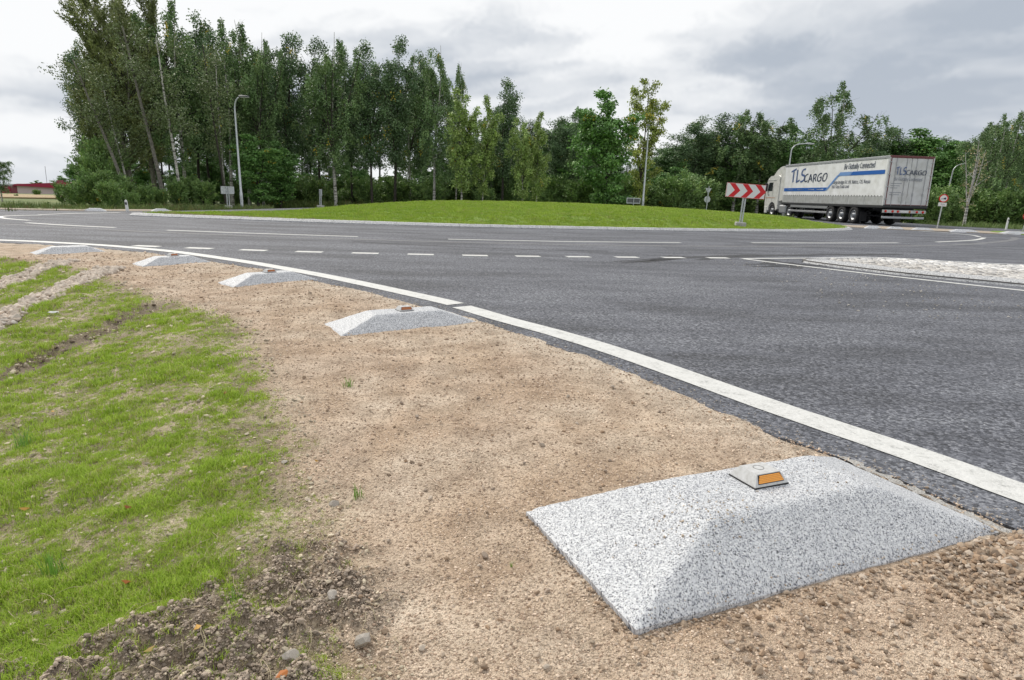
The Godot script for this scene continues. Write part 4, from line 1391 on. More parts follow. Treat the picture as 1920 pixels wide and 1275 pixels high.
func grow(k: Dictionary, sd: int) -> Array:
	rng.seed = sd
	var h: float = k.h
	var wood := Leaves.new()
	var limbs := Leaves.new()
	var crown := Leaves.new()
	var stems := 1
	if k.h < 3.0:
		stems = 5
	var az0 := rng.randf() * TAU
	var all_pts := []
	for sidx in stems:
		var pts := PackedVector3Array()
		var lean: Vector3 = Vector3(cos(az0 + sidx * 1.3), 0, sin(az0 + sidx * 1.3)) * k.bend * (1.0 if stems == 1 else 2.2)
		var ph := rng.randf() * TAU
		for i in 15:
			var t := i / 14.0
			pts.append(Vector3(0, t * h * (1.0 if sidx == 0 else rng.randf_range(0.96, 1.0) * 0.85), 0) + lean * t * t + Vector3(sin(t * 7.0 + ph), 0, cos(t * 5.5 + ph * 1.7)) * 0.012 * h * t)
		all_pts.append(pts)
		tube_lite(wood, pts, k.r * (1.0 if stems == 1 else 0.7), k.r * 0.1, 8 if stems == 1 else 5, 0.85)
	if stems == 1:   # the stem forks into leaders, so the top is lobed and uneven
		for q in rng.randi_range(2, 4):
			var ts := rng.randf_range(0.30, 0.55)
			var trunk: PackedVector3Array = all_pts[0]
			var a := rng.randf() * TAU
			var outw: Vector3 = Vector3(cos(a), 0, sin(a)) * k.sp * rng.randf_range(0.32, 0.62)
			var reach := rng.randf_range(0.76, 0.98)
			var pts := PackedVector3Array()
			for i in 15:
				var t := i / 14.0
				if t <= ts:
					pts.append(trunk[i])
				else:
					var u := (t - ts) / (1.0 - ts)
					pts.append(Vector3(trunk[i].x, lerpf(trunk[i].y, h * (ts + (reach - ts) * u), 1.0), trunk[i].z) + outw * pow(u, 0.75))
			all_pts.append(pts)
			var from := int(ceil(ts * 14.0)) - 1
			tube_lite(wood if k.bark != "birch" else limbs, pts.slice(maxi(from, 0)), k.r * 0.42, k.r * 0.1, 6, 0.85)
	var cols: Array = k.cols
	for b in int(k.nb):
		var t := lerpf(k.cb, 0.985, pow((b + rng.randf()) / k.nb, 0.9))
		var pts: PackedVector3Array = all_pts[b % stems] if stems > 1 else all_pts[b % all_pts.size()]
		var f := t * 14.0
		var i0 := mini(int(f), 13)
		var base := pts[i0].lerp(pts[i0 + 1], f - i0)
		var tt: float = (t - k.cb) / (1.0 - k.cb)
		var prof := (0.42 + 0.58 * smoothstep(0.0, 0.30, tt)) * pow(1.05 - tt, 0.42)
		var length: float = k.sp * prof * rng.randf_range(0.4, 1.15) * (0.8 if stems == 1 else 1.0)
		if length < k.sp * 0.22:
			length = k.sp * 0.22
		var az := b * 2.399 + rng.randf_range(-0.5, 0.5)
		var el: float = k.el + rng.randf_range(-0.3, 0.3) + tt * 0.25
		var d := Vector3(cos(az) * cos(el), sin(el), sin(az) * cos(el))
		var br := PackedVector3Array()
		var wob := rdir() * 0.08 * length
		for s in 6:
			var u := s / 5.0
			br.append(base + d * length * u * 1.15 - Vector3.UP * k.droop * length * u * u + wob * sin(u * PI))
		var r0: float = minf(0.018 * length + 0.008, k.r * 0.5 * (1.0 - t) + 0.008)
		tube_lite(limbs, br, r0, 0.004, 4)
		# twigs of the branch
		for w in 3:
			var u := rng.randf_range(0.35, 0.9) * 5.0
			var w0 := br[int(u)].lerp(br[mini(int(u) + 1, 5)], u - int(u))
			var dd := (d + rdir() * 0.9).normalized() * length * 0.35
			tube_lite(limbs, PackedVector3Array([w0, w0 + dd * 0.5 + Vector3.UP * 0.03, w0 + dd]), r0 * 0.4, 0.003, 3)
		var branch_tint := rng.randf_range(0.82, 1.2)
		for c in int(k.nc):
			var u := pow(rng.randf(), 0.7) * 0.85 + 0.17
			var f2 := u * 5.0
			var i2 := mini(int(f2), 4)
			var p := br[i2].lerp(br[i2 + 1], minf(f2 - i2, 1.15)) + rdir() * length * 0.13
			var col: Color = (cols[rng.randi() % 3] as Color).lerp(cols[0], 0.4) * branch_tint * rng.randf_range(0.8, 1.2)
			if rng.randf() < 0.006:
				col = Color(0.34, 0.26, 0.04)
			var ll: float = k.ll
			var lw: float = k.lw
			var count := int(k.leaves * rng.randf_range(0.6, 1.3))
			if k.style == "strand":
				var down := (Vector3.DOWN + d * 0.25 * rng.randf() + rdir() * 0.25).normalized()
				var sl: float = k.sl * rng.randf_range(0.4, 1.25)
				for q in count:
					var e := q / float(count)
					var o := p + down * sl * e + rdir() * 0.09
					var ld := (Vector3.DOWN * 0.8 + rdir() * 0.9).normalized()
					crown.add(o, ld, across(ld), ll * rng.randf_range(0.7, 1.25), lw * rng.randf_range(0.7, 1.2), col * rng.randf_range(0.85, 1.15))
			elif k.style == "ball":
				for q in count:
					var o: Vector3 = p + rdir() * k.cr * pow(rng.randf(), 0.5)
					var ld := (rdir() + Vector3.DOWN * 0.35).normalized()
					crown.add(o, ld, across(ld), ll * rng.randf_range(0.7, 1.25), lw * rng.randf_range(0.7, 1.2), col * rng.randf_range(0.85, 1.15))
			elif k.style == "layer":
				for q in count:
					var o: Vector3 = p + rdir() * Vector3(1.0, 0.42, 1.0) * k.cr * pow(rng.randf(), 0.5)
					var ld := (rdir() * Vector3(1, 0.4, 1) + Vector3.DOWN * 0.25).normalized()
					crown.add(o, ld, across(ld), ll * rng.randf_range(0.7, 1.25), lw * rng.randf_range(0.7, 1.2), col * rng.randf_range(0.85, 1.15))
			else:
				var dir := (d * 0.9 + Vector3.UP * 0.55 + rdir() * 0.55).normalized()
				var sl: float = k.sl * rng.randf_range(0.5, 1.2)
				for q in count:
					var e := q / float(count)
					var ld := (dir + rdir() * 0.75).normalized()
					crown.add(p + dir * sl * e + rdir() * 0.07, ld, across(ld), ll * rng.randf_range(0.7, 1.25), lw * rng.randf_range(0.7, 1.2), col * rng.randf_range(0.85, 1.15))
	return [surface(wood.v, wood.n, wood.idx, PackedColorArray(), false), surface(crown.v, crown.n, crown.idx, crown.c, false), surface(limbs.v, limbs.n, limbs.idx, PackedColorArray(), false)]

var protos := {}

func plant(kind: String, x: float, z: float, h: float, wide: float, label: String, called: String, category: String, group: String) -> Node3D:
	var variants := {"birch": 4, "aspen": 4, "willow": 3, "maple": 3, "shrub": 4, "youngbirch": 2, "maple2": 1, "bare": 1}
	var key := "%s%d" % [kind, plant_count % int(variants[kind])]
	plant_count += 1
	var o: Node3D
	if not protos.has(key):
		var g := grow(KINDS[kind], 1000 + hash(key) % 9999)
		o = Node3D.new()
		o.name = numbered(called)
		add_child(o, true)
		var bark: Material = {"birch": M.birch_bark, "dark": M.bark, "pale": M.pale_bark}[KINDS[kind].bark]
		put("trunk" if category == "tree" else "stem", g[0], bark, o)
		put("crown" if category == "tree" else "foliage", g[1], M.leaf, o)
		put("branches", g[2], M.birch_bark if kind == "bare" else M.bark, o)
		protos[key] = o
	else:
		o = protos[key].duplicate()
		o.name = numbered(called)
		add_child(o, true)
	for old in ["group"]:
		if o.has_meta(old):
			o.remove_meta(old)
	var k: float = h / KINDS[kind].h
	var r := RandomNumberGenerator.new()
	r.seed = int(absf(x * 131.0 + z * 17.0) * 10.0)
	o.position = Vector3(x, terrain_height(x, z) - 0.05, -z)
	var w := k * wide * (1.14 if category == "tree" and kind != "bare" else 1.0)
	if k < 0.6 and kind != "shrub":
		w = k * wide * 1.4
	o.basis = Basis.from_euler(Vector3(r.randf_range(-0.03, 0.03), r.randf() * TAU, r.randf_range(-0.03, 0.03))).scaled_local(Vector3(w, k, w))
	tag(o, label, category, group)
	return o

var plant_count := 0

func build_wood() -> void:
	for e in FRONT_TREES:
		var called: String = {"birch": "birch_tree", "youngbirch": "young_birch_tree", "aspen": "aspen_tree", "willow": "willow_tree", "maple": "maple_tree", "maple2": "oak_tree", "bare": "birch_tree"}[e[0]]
		var o: Node3D = plant(e[0], e[1], e[2], e[3], e[4], e[5], called, "tree", "trees along the front of the wood")
		if e[0] == "willow":
			o.rotate_z(0.05)
	for e in BACK_TREES:
		plant(e[0], e[1], e[2], e[3], e[4], "slim dark tree deep in the wood, seen only between the trees in front", {"birch": "birch_tree", "aspen": "aspen_tree", "maple": "maple_tree"}[e[0]], "tree", "trees deep in the wood behind the front row")
	for e in LOW_TREES:
		plant(e[0], e[1], e[2], e[3], e[4], e[5], "young_maple_tree", "tree", "young leafy trees in the understorey")
	for e in FILL_TREES:
		plant(e[0], e[1], e[2], e[3], e[4], "low leafy tree filling the shade between the trunks of the wood", "understorey_tree", "tree", "low trees filling the inside of the wood")
	for e in SHRUBS:
		plant(e[0], e[1], e[2], e[3], e[4], "leafy green shrub in the thicket at the foot of the wood", "shrub", "shrub", "shrubs along the foot of the wood")
	# bare leaning trunks that stand free at the left end of the wood
	var lean := [[-21.6, 37.5, -2.1, 7.6, 0.15, "pale_bark", "bare grey trunk leaning left at the left end of the wood"], [-19.9, 38.0, -1.3, 9.4, 0.17, "pale_bark", "thick pale grey trunk leaning left, right of the thinner grey one"], [-18.7, 37.5, -0.5, 8.8, 0.12, "birch_bark", "white birch trunk with black marks that forks above, right of the two grey trunks"], [-22.4, 39.0, -0.8, 7.0, 0.10, "birch_bark", "thin white birch trunk left of the two grey leaning trunks"], [-17.3, 40.0, -0.6, 9.0, 0.10, "bark", "dark straight trunk right of the forked white birch trunk"], [-18.2, 42.0, 0.1, 9.0, 0.09, "birch_bark", "slim whitish trunk between dark trunks left of the first lamp post"]]
	for e in lean:
		var L := Leaves.new()
		var limbs := Leaves.new()
		var crown := Leaves.new()
		rng.seed = int(e[1] * 100 - e[0] * 10)
		var pts := PackedVector3Array()
		for i in 12:
			var t := i / 11.0
			pts.append(Vector3(e[2] * pow(t, 1.15), e[3] * t, 0.5 * t) + Vector3(sin(t * 8.0), 0, cos(t * 6.0)) * 0.07 * t)
		tube_lite(L, pts, e[4] * 0.78, e[4] * 0.25, 9, 0.8)
		for i in 16:
			var t := rng.randf_range(0.42, 1.0)
			var p := pts[int(t * 11.0)]
			var d := (Vector3(rng.randf_range(-1, 1), rng.randf_range(0.3, 1.0), rng.randf_range(-1, 1))).normalized() * rng.randf_range(0.7, 2.0)
			tube_lite(limbs, PackedVector3Array([p, p + d * 0.5 + Vector3.UP * 0.1, p + d]), 0.022, 0.005, 4)
			for q in 7:
				var c := p + d * rng.randf_range(0.4, 1.1) + rdir() * 0.35
				for l in 18:
					var ld := (Vector3.DOWN * 0.5 + rdir()).normalized()
					crown.add(c + rdir() * 0.3, ld, across(ld), 0.12, 0.08, Color(0.075, 0.095, 0.042) * rng.randf_range(0.7, 1.3))
		var o := thing("leaning_tree", e[6], "tree", Vector3(e[0], terrain_height(e[0], e[1]) - 0.05, -e[1]), 0.0, "free-standing trunks at the left end of the wood")
		put("trunk", surface(L.v, L.n, L.idx, PackedColorArray(), false), M[e[5]], o)
		put("branches", surface(limbs.v, limbs.n, limbs.idx, PackedColorArray(), false), M.bark, o)
		put("crown", surface(crown.v, crown.n, crown.idx, crown.c, false), M.leaf, o)
	rng.seed = 99

# ---------------------------------------------------------------- plants: kind, x, ahead, height, breadth, label
var FRONT_TREES = [
		["willow", -24.03, 42.00, 11.58, 1.20, "broad olive-leaved tree at the left end of the wood, its trunk leaning left"],
		["willow", -27.33, 44.00, 8.90, 0.85, "narrower olive-green tree that forms the outer left edge of the wood"],
		["willow", -24.10, 45.00, 13.00, 0.90, "tallest grey-trunked tree near the left end, its top cut off by the picture"],
		["birch", -21.61, 44.00, 12.60, 0.90, "white-trunked birch with black marks standing right of the two grey leaning trunks"],
		["aspen", -22.20, 47.00, 12.00, 0.90, "dark slim tree between the white-marked birch and the first lamp post"],
		["aspen", -22.28, 49.00, 11.74, 0.80, "slender dark tree just left of the tall birch behind the first lamp post"],
		["birch", -19.03, 45.00, 11.95, 1.00, "tall drooping birch behind the first lamp post, with a ragged double top"],
		["birch", -19.06, 48.00, 12.39, 0.95, "weeping birch whose crown stands directly above the first lamp post"],
		["birch", -16.96, 45.00, 10.94, 0.80, "narrow weeping birch just right of the first lamp post"],
		["aspen", -15.70, 47.00, 11.18, 0.85, "upright dark tree with a rounded brush-like top right of the first lamp post"],
		["aspen", -18.14, 51.00, 10.70, 0.80, "lower dark tree in the gap right of the first lamp post"],
		["aspen", -14.28, 49.00, 11.19, 0.85, "dark tree left of the pale-trunked birch with the rounded top"],
		["birch", -12.07, 45.00, 11.00, 1.05, "full rounded birch with a pale upper trunk, left of the middle of the wood"],
		["aspen", -11.95, 49.00, 10.91, 0.80, "narrow dark tree directly right of the full rounded birch"],
		["aspen", -9.86, 46.00, 10.45, 0.90, "dark tree with a few yellow leaves left of the two middle tops"],
		["aspen", -8.50, 47.00, 11.04, 0.90, "tall dark tree with a bushy top in the middle of the wood"],
		["birch", -7.92, 50.00, 11.30, 0.90, "birch with thin top twigs just right of the bushy-topped dark tree"],
		["birch", -5.53, 45.00, 10.49, 0.90, "last of the very tall birches before the wood steps down to the right"],
		["aspen", -6.97, 50.00, 10.19, 0.70, "slim dark tree squeezed behind the last of the very tall birches"],
		["birch", -4.41, 49.00, 10.35, 0.60, "thin birch with a tip bent to the right where the wood steps down"],
		["youngbirch", -3.44, 42.00, 7.62, 1.15, "light green young birch in front of the step in the tree line"],
		["youngbirch", -2.20, 43.00, 7.20, 0.90, "smaller light green young birch right beside the larger light green one"],
		["aspen", -1.01, 48.00, 8.88, 1.00, "lone dark tree with a loose round top between the two light green groups"],
		["birch", -1.92, 51.00, 7.47, 0.80, "dim birch behind the two left light green young birches"],
		["youngbirch", 0.37, 42.00, 6.02, 1.00, "yellowish-green young birch with a thin pale trunk above the crest of the mound"],
		["youngbirch", 1.27, 43.00, 6.36, 1.00, "yellowish-green young birch, right one of the pair above the crest of the mound"],
		["aspen", 2.93, 50.00, 5.83, 0.90, "low dark tree right of the pair of yellowish-green young birches"],
		["aspen", 4.35, 53.00, 7.54, 1.00, "thin-topped grey-green tree left of the oak-like tree"],
		["birch", 4.77, 48.00, 5.26, 1.00, "short dense birch at the left foot of the oak-like tree"],
		["maple", 5.83, 44.00, 7.72, 0.95, "dark green oak-like tree with a heavy lobed crown"],
		["maple2", 8.50, 47.00, 9.08, 0.62, "yellow-green oak-like tree behind the second lamp post"],
		["aspen", 13.92, 60.00, 7.08, 1.65, "bluish dark tree first right of the gap beside the second lamp post"],
		["aspen", 15.99, 62.00, 8.63, 1.65, "dark dense tree in the block right of the second lamp post"],
		["aspen", 18.03, 64.00, 9.40, 1.65, "dark pointed tree rising behind the pale willowy birch"],
		["birch", 19.78, 61.50, 9.64, 1.65, "pale grey-green willowy birch with a wide crown above the chevron board"],
		["birch", 22.00, 61.50, 9.58, 1.65, "darker weeping birch just right of the pale willowy birch"],
		["maple", 19.70, 62.50, 5.27, 1.00, "bright leafy low tree under the pale willowy birch, behind the chevron board"],
		["maple", 25.16, 62.00, 7.93, 1.10, "fresh green round tree behind the lamp above the lorry cab"],
		["birch", 26.54, 57.00, 11.30, 1.35, "tall airy birch with a white trunk rising above the lorry trailer"],
		["birch", 26.62, 60.00, 7.07, 1.10, "lower weeping birch left of the tall airy one above the trailer"],
		["aspen", 31.96, 62.00, 7.99, 1.65, "dark tree right of the tall airy birch above the trailer"],
		["aspen", 35.40, 64.00, 8.64, 1.65, "dark tree above the rear corner of the lorry trailer"],
		["maple", 36.51, 62.00, 8.07, 1.40, "dense green tree with a ragged top right of the trailer's rear corner"],
		["maple", 37.66, 60.00, 7.03, 1.10, "dark green tree behind the curved lamp beside the trailer rear"],
		["bare", 27.72, 41.50, 5.48, 1.00, "half-bare white birch with a thin sloping trunk at the right edge of the wood"],
		["birch", 33.32, 49.00, 7.58, 1.10, "birch with a split white trunk base right of the half-bare birch"],
		["birch", 32.23, 46.00, 7.74, 1.00, "tall dark-leaved birch second from the right edge of the picture"],
		["birch", 35.33, 49.00, 8.51, 1.10, "tall birch at the very right edge of the picture"],
		["aspen", 37.88, 50.00, 8.89, 1.10, "dark tree just past the right edge of the picture"],
		["birch", -32.24, 42.00, 2.99, 1.30, "small leafy tree at the far left edge, beyond the field"],
		["maple", -96.43, 135.00, 2.52, 1.20, "small distant tree behind the left half of the red-roofed hall"],
		["maple", -94.80, 140.00, 3.46, 1.50, "round distant tree behind the ridge of the red-roofed hall"],
	]
var BACK_TREES = [
		["aspen", -34.83, 55.01, 11.77, 0.77, ""],
		["aspen", -37.91, 62.95, 12.13, 0.82, ""],
		["birch", -31.99, 54.38, 12.30, 0.81, ""],
		["birch", -35.66, 63.41, 12.25, 0.81, ""],
		["aspen", -34.91, 64.11, 12.65, 1.01, ""],
		["aspen", -31.22, 59.58, 12.02, 0.80, ""],
		["aspen", -32.92, 64.25, 12.07, 0.91, ""],
		["aspen", -30.81, 64.47, 13.33, 1.00, ""],
		["birch", -27.25, 58.60, 12.13, 0.80, ""],
		["aspen", -23.40, 53.60, 12.68, 0.94, ""],
		["aspen", -24.36, 57.46, 10.29, 1.05, ""],
		["aspen", -24.75, 61.22, 11.76, 0.83, ""],
		["aspen", -22.83, 60.26, 11.27, 1.02, ""],
		["aspen", -23.20, 62.95, 12.05, 0.93, ""],
		["aspen", -20.27, 58.97, 11.53, 0.76, ""],
		["birch", -19.77, 62.55, 9.77, 1.04, ""],
		["aspen", -19.21, 63.08, 9.83, 0.87, ""],
		["birch", -15.82, 56.81, 9.40, 0.81, ""],
		["aspen", -17.33, 65.50, 12.18, 0.85, ""],
		["aspen", -15.49, 63.19, 12.48, 0.86, ""],
		["aspen", -13.14, 58.51, 9.26, 0.81, ""],
		["aspen", -12.60, 61.80, 12.30, 0.79, ""],
		["aspen", -11.66, 65.97, 12.86, 0.79, ""],
		["birch", -10.00, 65.84, 12.35, 0.89, ""],
		["aspen", -8.01, 58.48, 12.18, 0.82, ""],
		["birch", -5.83, 53.41, 5.90, 0.83, ""],
		["aspen", -6.31, 64.31, 7.85, 0.79, ""],
		["aspen", -4.33, 65.88, 6.95, 0.87, ""],
		["birch", -3.06, 62.68, 5.94, 0.90, ""],
		["aspen", -2.23, 64.70, 5.85, 1.03, ""],
		["aspen", -0.41, 61.35, 5.89, 0.99, ""],
		["birch", 0.79, 56.49, 5.86, 1.03, ""],
		["birch", 1.74, 65.50, 5.71, 0.95, ""],
		["aspen", 3.83, 65.59, 8.66, 0.95, ""],
		["aspen", 4.18, 60.40, 6.47, 0.97, ""],
		["birch", 5.80, 64.99, 9.06, 0.75, ""],
		["birch", 7.13, 63.18, 4.00, 1.01, ""],
		["birch", 8.88, 61.73, 5.97, 0.85, ""],
		["birch", 9.83, 59.84, 5.01, 0.76, ""],
		["aspen", 11.73, 64.24, 5.29, 0.93, ""],
		["aspen", 12.02, 59.80, 4.14, 0.75, ""],
		["birch", -4.19, 55.43, 7.26, 1.30, ""],
		["birch", -3.62, 53.89, 5.06, 1.30, ""],
		["birch", -2.24, 50.77, 6.09, 1.30, ""],
		["maple", -1.76, 60.00, 7.17, 1.30, ""],
		["birch", -0.64, 50.67, 5.32, 1.30, ""],
		["aspen", 0.02, 54.79, 5.35, 1.30, ""],
		["aspen", 0.98, 58.74, 7.61, 1.30, ""],
		["aspen", 1.83, 58.60, 7.22, 1.30, ""],
		["birch", 2.61, 57.11, 5.69, 1.30, ""],
		["aspen", 3.12, 51.11, 6.89, 1.30, ""],
		["maple", 4.24, 55.21, 6.47, 1.30, ""],
		["birch", 5.47, 57.67, 7.16, 1.30, ""],
		["maple", 5.86, 59.08, 8.08, 1.30, ""],
		["maple", 16.36, 72.82, 6.54, 1.47, ""],
		["maple", 16.67, 70.70, 6.72, 1.20, ""],
		["maple", 18.90, 71.20, 7.36, 1.34, ""],
		["maple", 21.53, 77.27, 8.07, 1.18, ""],
		["maple", 20.17, 66.92, 6.07, 1.36, ""],
		["maple", 21.36, 68.10, 7.13, 1.45, ""],
		["maple", 22.71, 67.06, 6.40, 1.24, ""],
		["maple", 27.18, 77.84, 8.53, 1.36, ""],
		["maple", 28.89, 77.84, 7.03, 1.17, ""],
		["aspen", 30.48, 75.44, 8.35, 1.36, ""],
		["maple", 29.10, 68.85, 6.52, 1.30, ""],
		["aspen", 31.62, 72.45, 7.12, 1.31, ""],
		["aspen", 36.01, 77.63, 8.14, 1.23, ""],
		["aspen", 36.77, 76.77, 8.63, 1.28, ""],
		["maple", 35.62, 70.66, 7.78, 1.11, ""],
		["maple", 38.22, 73.57, 7.00, 1.24, ""],
		["maple", 39.29, 71.80, 7.33, 1.36, ""],
		["aspen", 43.07, 77.09, 9.27, 1.13, ""],
		["aspen", 41.59, 72.98, 8.20, 1.35, ""],
		["maple", 41.18, 68.94, 8.56, 1.40, ""],
		["aspen", 43.29, 69.25, 8.55, 1.45, ""],
		["maple", 43.67, 68.07, 7.45, 1.16, ""],
		["aspen", 43.56, 66.98, 8.23, 1.25, ""],
		["aspen", 48.35, 70.94, 9.80, 1.19, ""],
		["aspen", 47.28, 67.96, 9.06, 1.46, ""],
		["maple", 50.69, 70.81, 9.59, 1.17, ""],
		["aspen", 55.13, 74.11, 10.13, 1.22, ""],
		["maple", 54.72, 73.31, 10.35, 1.11, ""],
	]
var LOW_TREES = [
		["maple", -16.14, 42.00, 4.34, 1.00, "leafy maple right of the first street lamp, its crown at half the lamp's height"],
		["maple", -15.25, 43.50, 3.95, 1.00, "slightly lower leafy maple right of the one beside the first street lamp"],
		["maple", -24.49, 38.00, 2.47, 1.00, "dark leafy young tree among the bushes at the left end of the wood"],
		["maple", -24.18, 48.00, 2.34, 1.10, "low leafy tree in the shade behind the forked white birch trunk"],
		["maple", -22.57, 50.00, 3.23, 1.00, "young leafy tree behind the sign back left of the first street lamp"],
		["maple", -14.95, 50.00, 2.29, 1.10, "young leafy tree behind the small narrow sign back"],
		["maple", -12.67, 52.00, 2.83, 1.10, "young leafy tree low between dark trunks, second left of the wood's middle"],
		["maple", -9.55, 54.00, 2.80, 1.20, "young leafy tree low between dark trunks in the middle of the wood"],
		["maple", -5.52, 52.00, 3.43, 1.00, "young leafy tree left of the larger light green young birch"],
		["maple", 3.52, 50.00, 3.30, 1.20, "young leafy tree left of the oak-like tree, low behind the mound"],
		["maple", 11.02, 52.00, 3.16, 1.10, "young leafy tree in the gap right of the second street lamp"],
		["maple", 13.14, 56.00, 3.89, 1.20, "taller young leafy tree right of the gap beside the second street lamp"],
		["maple", -1.64, 52.00, 3.07, 1.10, "young leafy tree behind the smaller light green young birch"],
	]
